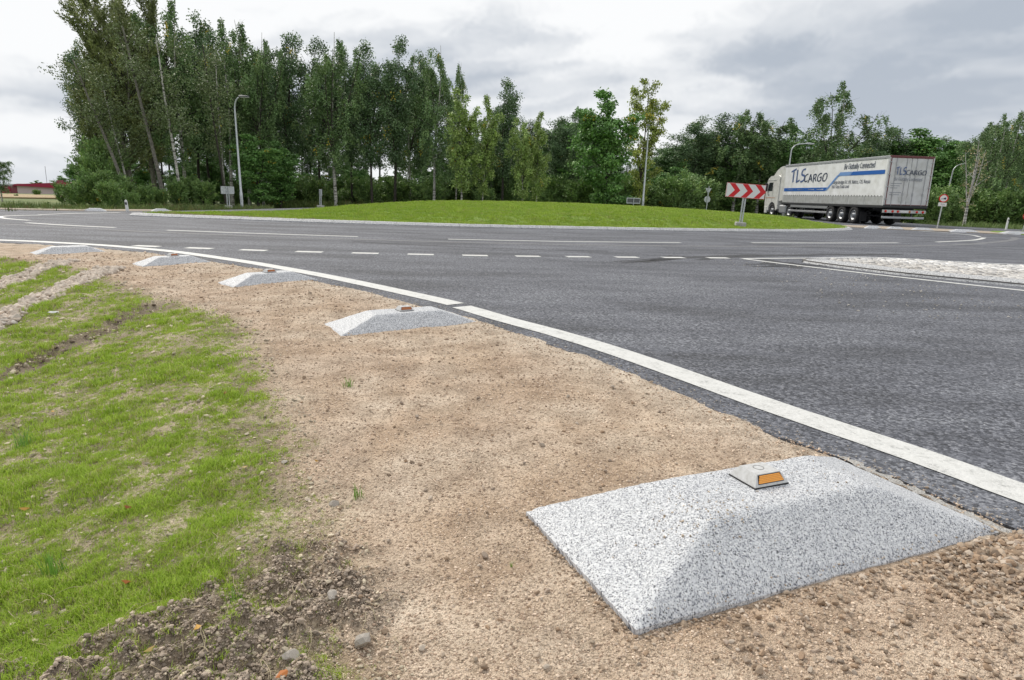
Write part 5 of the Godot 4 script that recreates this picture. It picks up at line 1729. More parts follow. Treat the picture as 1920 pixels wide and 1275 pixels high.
var SHRUBS = [
		["shrub", -21.69, 35.00, 1.42, 1.10, ""],
		["shrub", -21.46, 36.00, 1.32, 1.10, ""],
		["shrub", -53.60, 75.00, 0.60, 1.40, ""],
		["shrub", -44.74, 60.00, 0.28, 1.40, ""],
		["shrub", -27.96, 40.00, 0.10, 1.20, ""],
		["shrub", -26.97, 40.00, 0.93, 1.20, ""],
		["shrub", -22.25, 34.00, 0.93, 1.30, ""],
		["shrub", -22.06, 35.00, 1.28, 1.20, ""],
		["shrub", -24.33, 40.00, 2.89, 0.80, ""],
		["shrub", -23.68, 38.00, 2.20, 0.90, ""],
		["shrub", -18.76, 31.00, 0.96, 1.20, ""],
		["shrub", -19.84, 34.00, 1.04, 1.10, ""],
		["shrub", -17.68, 31.00, 0.60, 1.00, ""],
		["shrub", -19.32, 35.00, 0.91, 1.10, ""],
		["shrub", -19.09, 36.00, 0.77, 1.20, ""],
		["shrub", -18.71, 37.00, 1.14, 1.10, ""],
		["shrub", -19.51, 40.00, 1.33, 1.10, ""],
		["shrub", -18.17, 39.00, 1.19, 1.20, ""],
		["shrub", -24.35, 54.20, 1.56, 1.27, ""],
		["shrub", -22.59, 52.59, 1.12, 1.43, ""],
		["shrub", -20.62, 49.03, 0.88, 1.09, ""],
		["shrub", -20.61, 50.27, 1.39, 1.45, ""],
		["shrub", -21.46, 53.49, 0.67, 1.21, ""],
		["shrub", -18.41, 47.91, 0.81, 1.29, ""],
		["shrub", -19.70, 53.06, 1.06, 1.24, ""],
		["shrub", -16.79, 46.75, 0.85, 1.12, ""],
		["shrub", -19.35, 54.78, 1.61, 1.02, ""],
		["shrub", -18.65, 54.60, 1.23, 1.46, ""],
		["shrub", -16.78, 50.67, 1.64, 1.41, ""],
		["shrub", -16.28, 52.08, 1.69, 1.17, ""],
		["shrub", -14.74, 48.78, 1.56, 1.25, ""],
		["shrub", -15.37, 53.55, 0.94, 1.04, ""],
		["shrub", -15.46, 54.59, 1.53, 1.45, ""],
		["shrub", -13.69, 52.28, 1.80, 1.11, ""],
		["shrub", -12.74, 49.10, 1.05, 1.49, ""],
		["shrub", -11.90, 49.62, 1.19, 1.09, ""],
		["shrub", -11.75, 50.60, 1.76, 1.25, ""],
		["shrub", -10.52, 47.87, 1.52, 1.35, ""],
		["shrub", -10.61, 50.31, 1.64, 1.22, ""],
		["shrub", -10.33, 54.18, 1.61, 1.47, ""],
		["shrub", -9.47, 52.75, 1.53, 1.11, ""],
		["shrub", -8.72, 49.63, 1.80, 1.30, ""],
		["shrub", -8.19, 51.52, 1.31, 1.16, ""],
		["shrub", -7.42, 51.58, 1.19, 1.35, ""],
		["shrub", -6.33, 47.95, 1.67, 1.32, ""],
		["shrub", -5.63, 46.07, 1.31, 1.29, ""],
		["shrub", -5.95, 50.67, 1.90, 1.05, ""],
		["shrub", -5.28, 53.82, 1.77, 1.29, ""],
		["shrub", -4.90, 51.96, 1.31, 1.50, ""],
		["shrub", -3.86, 52.80, 1.35, 1.40, ""],
		["shrub", -3.29, 51.34, 1.83, 1.32, ""],
		["shrub", -2.75, 53.59, 1.37, 1.49, ""],
		["shrub", -2.17, 46.45, 1.32, 1.03, ""],
		["shrub", -1.89, 54.36, 1.23, 1.34, ""],
		["shrub", -1.13, 52.03, 1.25, 1.25, ""],
		["shrub", -0.12, 49.53, 1.38, 1.30, ""],
		["shrub", 0.23, 49.87, 1.85, 1.20, ""],
		["shrub", 0.53, 47.63, 1.26, 1.18, ""],
		["shrub", 1.39, 53.79, 1.92, 1.47, ""],
		["shrub", 2.16, 50.82, 1.87, 1.06, ""],
		["shrub", 2.34, 47.67, 1.25, 1.27, ""],
		["shrub", 2.80, 48.67, 2.10, 1.34, ""],
		["shrub", 4.01, 54.47, 1.83, 1.48, ""],
		["shrub", 4.35, 47.47, 1.49, 1.50, ""],
		["shrub", 4.64, 46.05, 1.89, 1.35, ""],
		["shrub", 6.02, 54.30, 1.68, 1.36, ""],
		["shrub", 6.13, 51.38, 2.06, 1.03, ""],
		["shrub", 6.73, 52.08, 2.26, 1.03, ""],
		["shrub", 7.38, 48.99, 2.14, 1.01, ""],
		["shrub", 7.71, 48.08, 2.00, 1.29, ""],
		["shrub", 8.81, 51.45, 2.34, 1.12, ""],
		["shrub", 9.14, 49.35, 1.92, 1.36, ""],
		["shrub", 10.38, 51.93, 1.71, 1.29, ""],
		["shrub", 11.15, 54.69, 2.01, 1.02, ""],
		["shrub", 11.45, 53.68, 2.03, 1.25, ""],
		["shrub", 11.18, 48.59, 1.55, 1.45, ""],
		["shrub", 11.90, 49.27, 2.30, 1.42, ""],
		["shrub", 13.89, 54.70, 2.56, 1.42, ""],
		["shrub", 14.82, 55.51, 2.34, 1.48, ""],
		["shrub", 17.34, 62.19, 2.98, 1.26, ""],
		["shrub", 18.52, 63.50, 2.87, 1.32, ""],
		["shrub", 19.50, 63.75, 1.86, 1.46, ""],
		["shrub", 19.96, 62.74, 2.05, 1.50, ""],
		["shrub", 20.61, 62.62, 3.08, 1.57, ""],
		["shrub", 21.96, 64.27, 3.20, 1.44, ""],
		["shrub", 23.07, 63.94, 1.69, 1.28, ""],
		["shrub", 23.87, 62.70, 2.07, 1.52, ""],
		["shrub", 25.27, 63.30, 3.06, 1.47, ""],
		["shrub", 26.55, 63.19, 2.87, 1.49, ""],
		["shrub", 27.78, 62.82, 2.11, 1.24, ""],
		["shrub", 28.63, 61.82, 1.93, 1.41, ""],
		["shrub", 28.10, 58.26, 2.40, 1.41, ""],
		["shrub", 29.46, 58.67, 2.70, 1.28, ""],
		["shrub", 30.51, 58.25, 2.26, 1.22, ""],
		["shrub", 33.54, 61.86, 3.18, 1.56, ""],
		["shrub", 33.97, 60.07, 2.02, 1.41, ""],
		["shrub", 34.23, 58.53, 2.44, 1.43, ""],
		["shrub", 36.59, 60.49, 2.66, 1.44, ""],
		["shrub", 27.98, 44.65, 2.05, 1.21, ""],
		["shrub", 30.12, 47.21, 1.63, 1.34, ""],
		["shrub", 29.20, 45.03, 1.36, 1.25, ""],
		["shrub", 31.47, 47.95, 1.83, 1.28, ""],
		["shrub", 32.03, 47.99, 1.42, 1.33, ""],
		["shrub", 31.30, 46.45, 2.17, 1.49, ""],
		["shrub", 31.84, 46.55, 2.00, 1.33, ""],
		["shrub", 32.60, 46.94, 1.76, 1.48, ""],
		["shrub", 31.65, 45.06, 2.07, 1.48, ""],
		["shrub", 33.54, 46.97, 1.59, 1.31, ""],
		["shrub", 32.84, 45.44, 1.77, 1.44, ""],
		["shrub", 32.76, 44.84, 2.11, 1.19, ""],
		["shrub", 34.70, 46.73, 1.60, 1.18, ""],
		["shrub", 35.95, 47.91, 2.01, 1.22, ""],
		["shrub", 33.95, 44.66, 1.89, 1.48, ""],
		["shrub", 36.14, 46.89, 1.68, 1.17, ""],
		["shrub", 35.74, 45.81, 1.64, 1.36, ""],
	]
var FILL_TREES = [
		["maple", -42.04, 67.33, 2.59, 1.02, ""],
		["maple", -32.84, 55.57, 3.06, 0.89, ""],
		["maple", -32.16, 57.13, 3.04, 1.14, ""],
		["maple", -32.20, 59.86, 3.64, 1.05, ""],
		["maple", -29.43, 59.50, 3.94, 0.85, ""],
		["maple", -28.17, 59.57, 3.75, 1.09, ""],
		["maple", -25.10, 57.05, 3.99, 1.02, ""],
		["maple", -23.17, 56.20, 2.30, 0.85, ""],
		["maple", -23.09, 59.54, 3.28, 1.25, ""],
		["maple", -20.86, 59.02, 3.41, 1.19, ""],
		["maple", -20.68, 65.38, 2.78, 0.97, ""],
		["maple", -16.48, 56.00, 3.09, 1.04, ""],
		["maple", -14.76, 57.96, 3.61, 1.23, ""],
		["maple", -13.46, 56.61, 3.41, 1.07, ""],
		["maple", -13.28, 65.58, 2.85, 1.14, ""],
		["maple", -9.93, 58.01, 2.67, 1.06, ""],
		["maple", -8.44, 61.91, 3.80, 1.13, ""],
		["maple", -7.45, 65.91, 2.53, 1.02, ""],
		["maple", -5.53, 64.74, 2.73, 0.90, ""],
		["maple", -3.48, 62.04, 3.45, 1.27, ""],
		["maple", -1.50, 61.29, 2.44, 1.10, ""],
		["maple", -0.90, 60.01, 3.02, 1.04, ""],
		["maple", 1.00, 67.30, 2.90, 1.29, ""],
		["maple", 1.67, 60.65, 2.74, 1.10, ""],
		["maple", 3.73, 61.97, 2.74, 1.22, ""],
		["maple", 4.89, 62.44, 3.04, 0.87, ""],
		["maple", 5.50, 59.42, 3.52, 0.96, ""],
		["maple", 6.95, 58.00, 3.25, 1.20, ""],
		["maple", 8.28, 56.44, 3.71, 1.17, ""],
		["maple", 10.07, 61.96, 3.47, 1.07, ""],
		["maple", 12.08, 66.10, 4.07, 1.06, ""],
		["maple", 12.69, 61.51, 2.93, 0.96, ""],
		["maple", 12.78, 59.84, 5.36, 1.30, ""],
		["maple", 16.60, 67.79, 5.25, 1.25, ""],
		["maple", 18.11, 71.70, 7.47, 1.36, ""],
		["maple", 17.30, 63.46, 4.68, 1.28, ""],
		["maple", 18.47, 63.13, 4.84, 1.38, ""],
		["maple", 20.62, 63.69, 4.99, 1.06, ""],
		["maple", 24.28, 70.40, 6.35, 1.21, ""],
		["maple", 24.01, 67.03, 5.35, 1.01, ""],
		["maple", 27.30, 71.55, 6.25, 1.19, ""],
		["maple", 27.51, 68.60, 4.78, 1.34, ""],
		["maple", 28.14, 67.60, 5.92, 1.28, ""],
		["maple", 31.01, 70.71, 5.79, 1.28, ""],
		["maple", 30.59, 67.13, 5.41, 1.37, ""],
		["maple", 34.39, 69.97, 5.28, 1.05, ""],
		["maple", 36.50, 69.37, 5.28, 1.03, ""],
		["maple", 37.67, 66.19, 5.17, 1.20, ""],
		["maple", 39.74, 66.04, 5.49, 1.11, ""],
		["maple", 41.95, 66.70, 5.43, 1.10, ""],
		["maple", 41.12, 61.81, 5.50, 1.04, ""],
		["maple", 47.81, 68.31, 5.65, 1.24, ""],
		["maple", 50.70, 68.47, 5.54, 1.34, ""],
		["maple", 54.71, 71.26, 6.95, 1.07, ""],
	]

# ---------------------------------------------------------------- granite blocks with road studs
func build_granite_blocks() -> void:
	# base corner seen nearest, direction of the long side, length, depth, height
	var spots := [
		[Vector2(0.34, 1.49), Vector2(1.36, 0.59), 1.475, 0.68, 0.145, true, "nearest and largest speckled granite edge block, with an amber stud on top"],
		[Vector2(-1.30, 4.88), Vector2(1.04, 0.64), 1.235, 0.50, 0.125, true, "second speckled granite edge block along the shoulder, beside the break in the white line"],
		[Vector2(-3.06, 7.13), Vector2(0.72, 0.78), 1.06, 0.42, 0.115, true, "third granite edge block from the camera, with a flat stud on its top"],
		[Vector2(-4.91, 8.66), Vector2(0.63, 0.69), 0.95, 0.42, 0.11, true, "fourth granite edge block along the curve of the shoulder, near the crushed rock"],
		[Vector2(-7.07, 9.68), Vector2(0.66, 0.62), 0.98, 0.44, 0.11, false, "last granite edge block at the far left end of the sandy shoulder"],
		[Vector2(-15.65, 24.1), Vector2(0.9, 0.42), 0.75, 0.4, 0.10, false, "small pale block on the gravel verge at the far left of the ring"],
		[Vector2(-13.95, 25.6), Vector2(0.8, 0.6), 0.7, 0.4, 0.10, false, "small pale block on the far verge just right of the marker post"],
		[Vector2(16.75, 32.1), Vector2(0.95, -0.3), 0.75, 0.5, 0.13, false, "leftmost pale block at the wheels of the lorry"],
		[Vector2(17.6, 31.75), Vector2(0.95, -0.3), 0.8, 0.5, 0.13, false, "second pale block, in front of the rear wheels of the lorry"],
		[Vector2(18.7, 31.55), Vector2(0.97, -0.2), 1.0, 0.5, 0.13, false, "pale block below the rear bumper of the lorry"],
		[Vector2(20.15, 31.0), Vector2(0.97, -0.2), 1.3, 0.6, 0.13, false, "long pale block at the foot of the round truck sign"],
		[Vector2(21.95, 30.15), Vector2(0.97, -0.1), 1.5, 0.6, 0.14, false, "pale block at the end of the far gravel verge, left of the grass"],
	]
	for e in spots:
		var u: Vector2 = e[1].normalized()
		var o := thing("granite_block", e[6], "stone block", P(e[0]), atan2(u.y, u.x), "granite edge blocks along the road")
		var L: float = e[2]
		var D: float = e[3]
		var h: float = e[4]
		if D < 0.6 and L < 1.3 and h < 0.13 and e[0].y < 12.0:
			o.position.y = surface_y(e[0] + u * L * 0.5) - 0.015
		var mesh := granite_mesh(L, D, h, int(e[0].x * 100) + 50)
		put("body", mesh, M.granite, o)
		if L > 1.4:   # sand and grit carried onto the block
			var grit := []
			var gc := []
			for q in 420:
				var w := rng.randf()
				var px := 0.40 + rng.randfn() * 0.10 if w < 0.5 else (rng.randf_range(0.3, 1.2) if w < 0.75 else rng.randf_range(0.02, 1.45))
				var pz := 0.24 + rng.randfn() * 0.07 if w < 0.5 else (rng.randf_range(0.2, 0.48) if w < 0.75 else rng.randf_range(0.0, 0.03))
				if px < 0.02 or px > L - 0.02 or pz < 0.0 or pz > D:
					continue
				var aa := minf(minf(px, L - px) / (L * 0.27), minf(pz, D - pz) / (D * 0.29))
				var size := rng.randf_range(0.0012, 0.0035) * (1.0 + 1.8 * pow(rng.randf(), 8.0))
				grit.append(lying(Vector3(px, h * (0.05 + 0.95 * clampf(aa, 0.0, 1.0)) + size * 0.3, -pz), size))
				gc.append(Color(0.52, 0.43, 0.33) * rng.randf_range(0.5, 1.3))
			scatter("grit", pebble(900, 0), M.stones, grit, o, gc)
		if e[5]:
			var big: bool = L > 1.4
			var at := Vector3(L * 0.5, h + 0.001, -D * 0.5)
			if big:
				at = Vector3(0.735, h + 0.001, -0.372)
			stud(o, at, 0.0 if big else rng.randf_range(-0.15, 0.15), big)
	# smear of spilled mortar between the nearest block and the asphalt
	var s := st()
	var u := Vector2(0.9245, 0.3812)
	var nrm := Vector2(-u.y, u.x)
	var line := PackedVector2Array()
	for i in 40:
		var t := i / 39.0
		line.append(Vector2(0.34, 1.49) + u * (1.475 + 0.016 + 0.012 * n_fine.get_noise_1d(t * 9.0)) + nrm * (t * 0.72 - 0.02))
	ribbon(s, line, 0.034, 0.008, 0.8)
	var sm := put("mortar_smear", done(s), M.mortar)
	tag(sm, "pale smear of mortar between the nearest granite block and the asphalt", "mortar")

func granite_mesh(L: float, D: float, h: float, sd: int) -> ArrayMesh:   # a frustum with softly rounded edges, on a fine grid so that its faces are not quite flat
	var ix := L * 0.27
	var iz := D * 0.29
	var nx := 72
	var nz := 40
	var v := PackedVector3Array()
	var n := PackedVector3Array()
	var idx := PackedInt32Array()
	var uv := PackedVector2Array()
	var ns := FastNoiseLite.new()
	ns.seed = sd
	ns.frequency = 5.0
	ns.fractal_octaves = 3
	for j in nz + 1:
		for i in nx + 1:
			var x := L * i / nx
			var z := D * j / nz
			var a := minf(minf(x, L - x) / ix, minf(z, D - z) / iz)
			var t := a
			if a > 0.94:                       # soft shoulder where the slope meets the top
				t = 0.94 + (a - 0.94) - (a - 0.94) * (a - 0.94) / 0.24 if a < 1.06 else 0.97 + 0.03
				t = minf(t, 1.0)
			var y := h * (0.05 + 0.95 * clampf(t, 0.0, 1.0)) + 0.0022 * ns.get_noise_2d(x, z)
			var edge := 0.004 * ns.get_noise_2d(x * 3.0 + 9.0, z * 3.0)
			v.append(Vector3(x + edge, y if a > 0.0 else 0.0, -z + edge))
			n.append(Vector3.UP)
			var sx := x + 0.09 * h * clampf(minf(x, L - x) / ix, 0.0, 1.0)
			var sz := minf(z, iz) * 1.24 + clampf(z - iz, 0.0, D - 2.0 * iz) + maxf(0.0, z - D + iz) * 1.24
			uv.append(Vector2(sx, sz) * (1.25 if L > 1.1 else 1.1) + Vector2(sd * 0.37, sd * 0.11))
	var w := nx + 1
	for j in nz:
		for i in nx:
			var a := j * w + i
			idx.append_array(PackedInt32Array([a, a + w, a + w + 1, a, a + w + 1, a + 1]))
	var base := v.size()
	var rim := []
	for i in nx + 1:
		rim.append(i)
	for j in range(1, nz + 1):
		rim.append(j * w + nx)
	for i in range(nx - 1, -1, -1):
		rim.append(nz * w + i)
	for j in range(nz - 1, 0, -1):
		rim.append(j * w)
	for e in rim:
		v.append(v[e]); n.append(Vector3.UP); uv.append(uv[e])
	for e in rim:
		v.append(v[e] - Vector3(0, 0.08, 0)); n.append(Vector3.UP); uv.append(uv[e] + Vector2(0.03, 0.1))
	var m := rim.size()
	for i in m:
		var a := base + i
		var b := base + (i + 1) % m
		idx.append_array(PackedInt32Array([a, b, b + m, a, b + m, a + m]))
	return surface(v, n, idx, PackedColorArray(), true, uv)

func stud(parent: Node3D, at: Vector3, turn: float, big: bool) -> void:
	# a grey cast wedge with a coloured reflector in its front face and a round cap on top
	var o := Node3D.new()
	o.name = "road_stud"
	parent.add_child(o, true)
	o.transform = Transform3D(Basis(Vector3.UP, turn).scaled(Vector3.ONE * (1.0 if big else 0.85)), at)
	var W := 0.145
	var Dp := 0.125
	var H2 := 0.040
	var s := st()
	# section along z: bottom W wide, top narrower; front and back faces slope
	var bot := [Vector3(-W / 2, 0.004, Dp / 2), Vector3(W / 2, 0.004, Dp / 2), Vector3(W / 2, 0.004, -Dp / 2), Vector3(-W / 2, 0.004, -Dp / 2)]
	var lip := [Vector3(-W / 2 + 0.002, 0.008, Dp / 2 - 0.002), Vector3(W / 2 - 0.002, 0.008, Dp / 2 - 0.002), Vector3(W / 2 - 0.002, 0.008, -Dp / 2 + 0.002), Vector3(-W / 2 + 0.002, 0.008, -Dp / 2 + 0.002)]
	var top := [Vector3(-W / 2 + 0.022, H2, Dp / 2 - 0.022), Vector3(W / 2 - 0.022, H2, Dp / 2 - 0.022), Vector3(W / 2 - 0.022, H2, -Dp / 2 + 0.022), Vector3(-W / 2 + 0.022, H2, -Dp / 2 + 0.022)]
	var mid := Vector3(0, 0.01, 0)
	for i in 4:
		var k := (i + 1) % 4
		quad_out(s, bot[i], bot[k], lip[k], lip[i], mid)
		quad_out(s, lip[i], lip[k], top[k], top[i], mid)
	quad_out(s, top[0], top[1], top[2], top[3], mid)
	put("case", done(s), M.stud_case, o)
	put("base_pad", box_mesh(Vector3(0, 0.001, 0), Vector3(W + 0.004, 0.006, Dp + 0.004), 0.001), M.black, o)
	for side in [1.0, -1.0]:
		var fr := st()
		var le := st()
		var f := func(x: float, t: float, out: float) -> Vector3:
			var y := lerpf(0.008, H2, t)
			var z := lerpf(Dp / 2 - 0.002, Dp / 2 - 0.022, t)
			return Vector3(x, y + out * 0.7, (z + out * 0.7) * side)
		var half := func(t: float, inset: float) -> float:
			return lerpf(W / 2 - 0.004 - inset, W / 2 - 0.022 - inset, t)
		var a := [f.call(-half.call(0.1, 0.010), 0.10, 0.0009), f.call(half.call(0.1, 0.010), 0.10, 0.0009), f.call(half.call(0.92, 0.004), 0.92, 0.0009), f.call(-half.call(0.92, 0.004), 0.92, 0.0009)]
		quad_out(fr, a[0], a[1], a[2], a[3], mid)
		var rows := 5
		for i in rows:
			var t0 := lerpf(0.16, 0.86, i / float(rows))
			var t1 := lerpf(0.16, 0.86, (i + 0.86) / rows)
			var q := [f.call(-half.call(t0, 0.012), t0, 0.0022), f.call(half.call(t0, 0.012), t0, 0.0022), f.call(half.call(t1, 0.008), t1, 0.0030), f.call(-half.call(t1, 0.008), t1, 0.0030)]
			quad_out(le, q[0], q[1], q[2], q[3], mid)
		var frame := put("reflector_frame", done(fr), M.black if big else M.rust_frame, o)
		put("reflector", done(le), M.amber_lens if big else M.orange, frame)
	var cap := st()
	lathe(cap, PackedVector2Array([Vector2(0.0185, -0.002), Vector2(0.0185, 0.0008), Vector2(0.0175, 0.0008)]), Basis(Vector3.RIGHT, Vector3.BACK, Vector3.UP), Vector3(0.0, H2, -0.006), 24, false)
	put("cap_ring", done(cap), M.dark_metal, o)

# ---------------------------------------------------------------- the lorry
func text(called: String, words: String, height: float, m: Material, parent: Node, at: Transform3D, slant := 0.2, bold := 0.0, width := 0.0, serif := false) -> void:
	var f := SystemFont.new()
	f.font_names = PackedStringArray(["Droid Serif" if serif else "Droid Sans"])
	var fv := FontVariation.new()
	fv.base_font = f
	fv.variation_embolden = bold * 0.35
	fv.variation_transform = Transform2D(Vector2(1, 0), Vector2(slant, 1), Vector2.ZERO)
	var t := TextMesh.new()
	t.text = words
	t.font = fv
	t.font_size = 64
	t.pixel_size = height / 64.0 * 1.38
	t.depth = 0.004
	t.horizontal_alignment = HORIZONTAL_ALIGNMENT_LEFT
	var xf := at
	if width > 0.0:
		var w := t.get_aabb().size.x
		if w > 0.01:
			xf = at * Transform3D(Basis().scaled(Vector3(width / w, 1, 1)), Vector3.ZERO)
	put(called, t, m, parent, xf)

func wheel(parent: Node3D, at: Vector3, out: float, r := 0.5, w := 0.36) -> void:
	var ax := Basis(Vector3.BACK, Vector3.UP, Vector3.RIGHT * out)
	if ax.determinant() < 0.0:
		ax = Basis(Vector3.FORWARD, Vector3.UP, Vector3.RIGHT * out)
	var g := Node3D.new()
	g.name = "wheel"
	parent.add_child(g, true)
	g.position = at
	var s := st()
	lathe(s, PackedVector2Array([Vector2(r * 0.56, -w), Vector2(r * 0.8, -w), Vector2(r * 0.96, -w * 0.92), Vector2(r, -w * 0.8), Vector2(r, -w * 0.2), Vector2(r * 0.96, -w * 0.05), Vector2(r * 0.8, 0.0), Vector2(r * 0.6, -0.01), Vector2(r * 0.56, -0.05)]), ax, Vector3.ZERO, 28)
	put("tyre", done(s), M.tyre, g)
	s = st()
	lathe(s, PackedVector2Array([Vector2(r * 0.58, -0.05), Vector2(r * 0.57, -0.02), Vector2(r * 0.52, -0.03), Vector2(r * 0.44, -0.12), Vector2(r * 0.26, -0.10), Vector2(r * 0.24, 0.0), Vector2(r * 0.14, 0.02), Vector2(0.0, 0.02)]), ax, Vector3.ZERO, 24)
	for k in 8:
		var a := TAU * k / 8
		rod(s, ax * Vector3(cos(a) * r * 0.33, sin(a) * r * 0.33, -0.12), ax * Vector3(cos(a) * r * 0.33, sin(a) * r * 0.33, -0.07), 0.02, 6)
	put("rim", done(s), M.rim, g)

func build_lorry() -> void:
	# local axes: z = 0 at the rear doors, the lorry runs towards -z; x = 0 in its middle, left side at x = -1.275
	var t := thing("articulated_lorry", "long white curtain-sided lorry leaving the roundabout, seen from its left rear corner", "lorry", Vector3(21.42, 0.0, -37.2), 0.05)
	var L := 12.6
	var top := 3.76
	var low := 1.10
	var hw := 1.25
	# floor, roof and headboard
	put("floor", box_mesh(Vector3(0, low - 0.06, -L / 2), Vector3(2.5, 0.14, L), 0.02), M.dark_metal, t)
	var roof := put("roof", box_mesh(Vector3(0, top - 0.06, -L / 2), Vector3(2.5, 0.10, L), 0.02), M.board, t)
	for s in [-1.0, 1.0]:
		var e := st()
		box(e, Vector3(s * hw, top - 0.07, -L / 2), Vector3(0.06, 0.15, L - 0.02), 0.015)
		for i in 26:
			box(e, Vector3(s * (hw + 0.034), top - 0.10, -0.4 - i * 0.47), Vector3(0.025, 0.06, 0.10), 0.006)
		put("roof_rail", done(e), M.dark_metal if s > 0 else M.rail, roof)
	put("headboard", box_mesh(Vector3(0, (top + low) / 2, -L + 0.04), Vector3(2.46, top - low - 0.1, 0.08), 0.01), M.door_white, t)
	# curtains, softly sagging between their straps, with their print
	for s in [-1.0, 1.0]:
		var v := PackedVector3Array()
		var n := PackedVector3Array()
		var idx := PackedInt32Array()
		var nx := 110
		var ny := 14
		for j in ny + 1:
			for i in nx + 1:
				var z := -0.14 - (L - 0.24) * i / nx
				var y := lerpf(1.62, top - 0.14, float(j) / ny)
				var dent := 0.007 * sin(i * 1.14) * sin(PI * j / ny) + 0.005 * n_mid.get_noise_2d(z, y) + (0.008 * sin(i * 1.9) if j == 0 else 0.0)
				v.append(Vector3(s * (hw + 0.002 + dent * 0.6), y, z)); n.append(Vector3.UP)
		for j in ny:
			for i in nx:
				var a := j * (nx + 1) + i
				var b := a + nx + 1
				idx.append_array(PackedInt32Array([a, b, b + 1, a, b + 1, a + 1]) if s < 0 else PackedInt32Array([a, b + 1, b, a, a + 1, b + 1]))
		var cur := put("side_curtain", surface(v, n, idx), M.curtain, t)
		# aluminium dropside boards below the curtain, in bays
		for i in 7:
			put("dropside_board", box_mesh(Vector3(s * (hw - 0.012), 1.37, -0.14 - (i + 0.5) * 1.765), Vector3(0.035, 0.52, 1.745), 0.012), M.board, t)
		var st2 := st()
		for i in 41:
			box(st2, Vector3(s * (hw + 0.014), 1.62, -0.3 - i * 0.30), Vector3(0.014, 0.085, 0.035), 0.004)
		put("strap_row", done(st2), M.dark_metal, cur)
		if s < 0:
			curtain_print(cur, -hw - 0.011)
	# rear frame and doors
	for s in [-1.0, 1.0]:
		put("corner_post", box_mesh(Vector3(s * (hw - 0.045), (top + low) / 2, -0.05), Vector3(0.13, top - low, 0.14), 0.012), M.door_white, t)
		var door := put("rear_door", box_mesh(Vector3(s * 0.585, (top + low) / 2 - 0.02, 0.015), Vector3(1.15, top - low - 0.16, 0.05), 0.012), M.door_white, t)
		var seal := st()
		for q in [[0.0, 1.0], [0.0, -1.0]]:
			box(seal, Vector3(s * 0.585, (top + low) / 2 - 0.02 + q[1] * (top - low - 0.16) / 2, 0.03), Vector3(1.18, 0.035, 0.05), 0.008)
		box(seal, Vector3(s * 1.155, (top + low) / 2 - 0.02, 0.03), Vector3(0.035, top - low - 0.16, 0.05), 0.008)
		put("door_seal", done(seal), M.rust_frame, door)
		var bars := st()
		for x in [0.28, 0.86]:
			rod(bars, Vector3(s * x, low + 0.02, 0.062), Vector3(s * x, top - 0.12, 0.062), 0.014, 8)
			box(bars, Vector3(s * x, low + 0.62, 0.07), Vector3(0.07, 0.16, 0.035), 0.006)
		put("lock_bar", done(bars), M.rail, door)
		var hinge := st()
		for i in 4:
			box(hinge, Vector3(s * 1.16, low + 0.35 + i * 0.66, 0.045), Vector3(0.13, 0.05, 0.05), 0.008)
		put("hinge", done(hinge), M.rail, door)
		for x in [0.35]:
			put("document_plate", box_mesh(Vector3(s * x * 0.6 - 0.15, low + 0.35, 0.046), Vector3(0.2, 0.26, 0.012), 0.003), M.board, door)
		if s < 0:
			var lines := st()
			for i in 6:
				var w: float = [0.62, 0.52, 0.40, 0.0, 0.66, 0.56][i]
				if w > 0.0:
					box(lines, Vector3(-1.02 + w / 2, low + 1.2 - i * 0.12, 0.0415), Vector3(w, 0.03, 0.003))
			put("small_print", done(lines), M.ink_pale, door)
	put("header_bar", box_mesh(Vector3(0, top - 0.03, -0.02), Vector3(2.5, 0.09, 0.12), 0.012), M.rust_frame, t)
	put("sill_bar", box_mesh(Vector3(0, low - 0.02, 0.0), Vector3(2.5, 0.14, 0.12), 0.012), M.dark_metal, t)
	var door0 := t.get_node("rear_door")
	text("lettering", "TLS", 0.40, M.logo_blue, door0, Transform3D(Basis(), Vector3(-0.86, 2.92, 0.082)), 0.25, 0.5, 0.58)
	text("lettering", "CARGO", 0.25, M.ink, door0, Transform3D(Basis(), Vector3(-0.30, 2.86, 0.082)), 0.25, 0.6, 1.15)
	text("lettering", "Be Globally Connected", 0.17, M.ink_pale, door0, Transform3D(Basis(), Vector3(-0.88, 2.52, 0.082)), 0.25, 0.3, 1.55)
	# chassis
	var ch := st()
	for x in [-0.45, 0.45]:
		box(ch, Vector3(x, 0.92, -L / 2 - 0.2), Vector3(0.12, 0.28, L - 0.8), 0.01)
	for i in 8:
		box(ch, Vector3(0, 0.93, -1.0 - i * 1.6), Vector3(2.3, 0.10, 0.10))
	put("chassis", done(ch), M.dark_metal, t)
	for a in [2.9, 4.25, 5.6]:
		for s in [-1.0, 1.0]:
			wheel(t, Vector3(s * 1.24, 0.5, -a), s)
		var ax := st()
		rod(ax, Vector3(-1.1, 0.5, -a), Vector3(1.1, 0.5, -a), 0.07, 8)
		put("axle", done(ax), M.dark_metal, t)
		for s in [-1.0, 1.0]:
			var g := st()
			var pts := PackedVector3Array()
			for i in 9:
				var an := PI * (0.12 + 0.76 * i / 8.0)
				pts.append(Vector3(s * 1.03, 0.5 + sin(an) * 0.56, -a + cos(an) * 0.56))
			for i in 8:
				var mid := (pts[i] + pts[i + 1]) / 2
				var d := pts[i + 1] - pts[i]
				box(g, mid, Vector3(0.4, 0.02, d.length()), 0.0, Basis(Vector3.RIGHT, atan2(d.y, -d.z) + PI))
			put("mudguard", done(g), M.black, t)
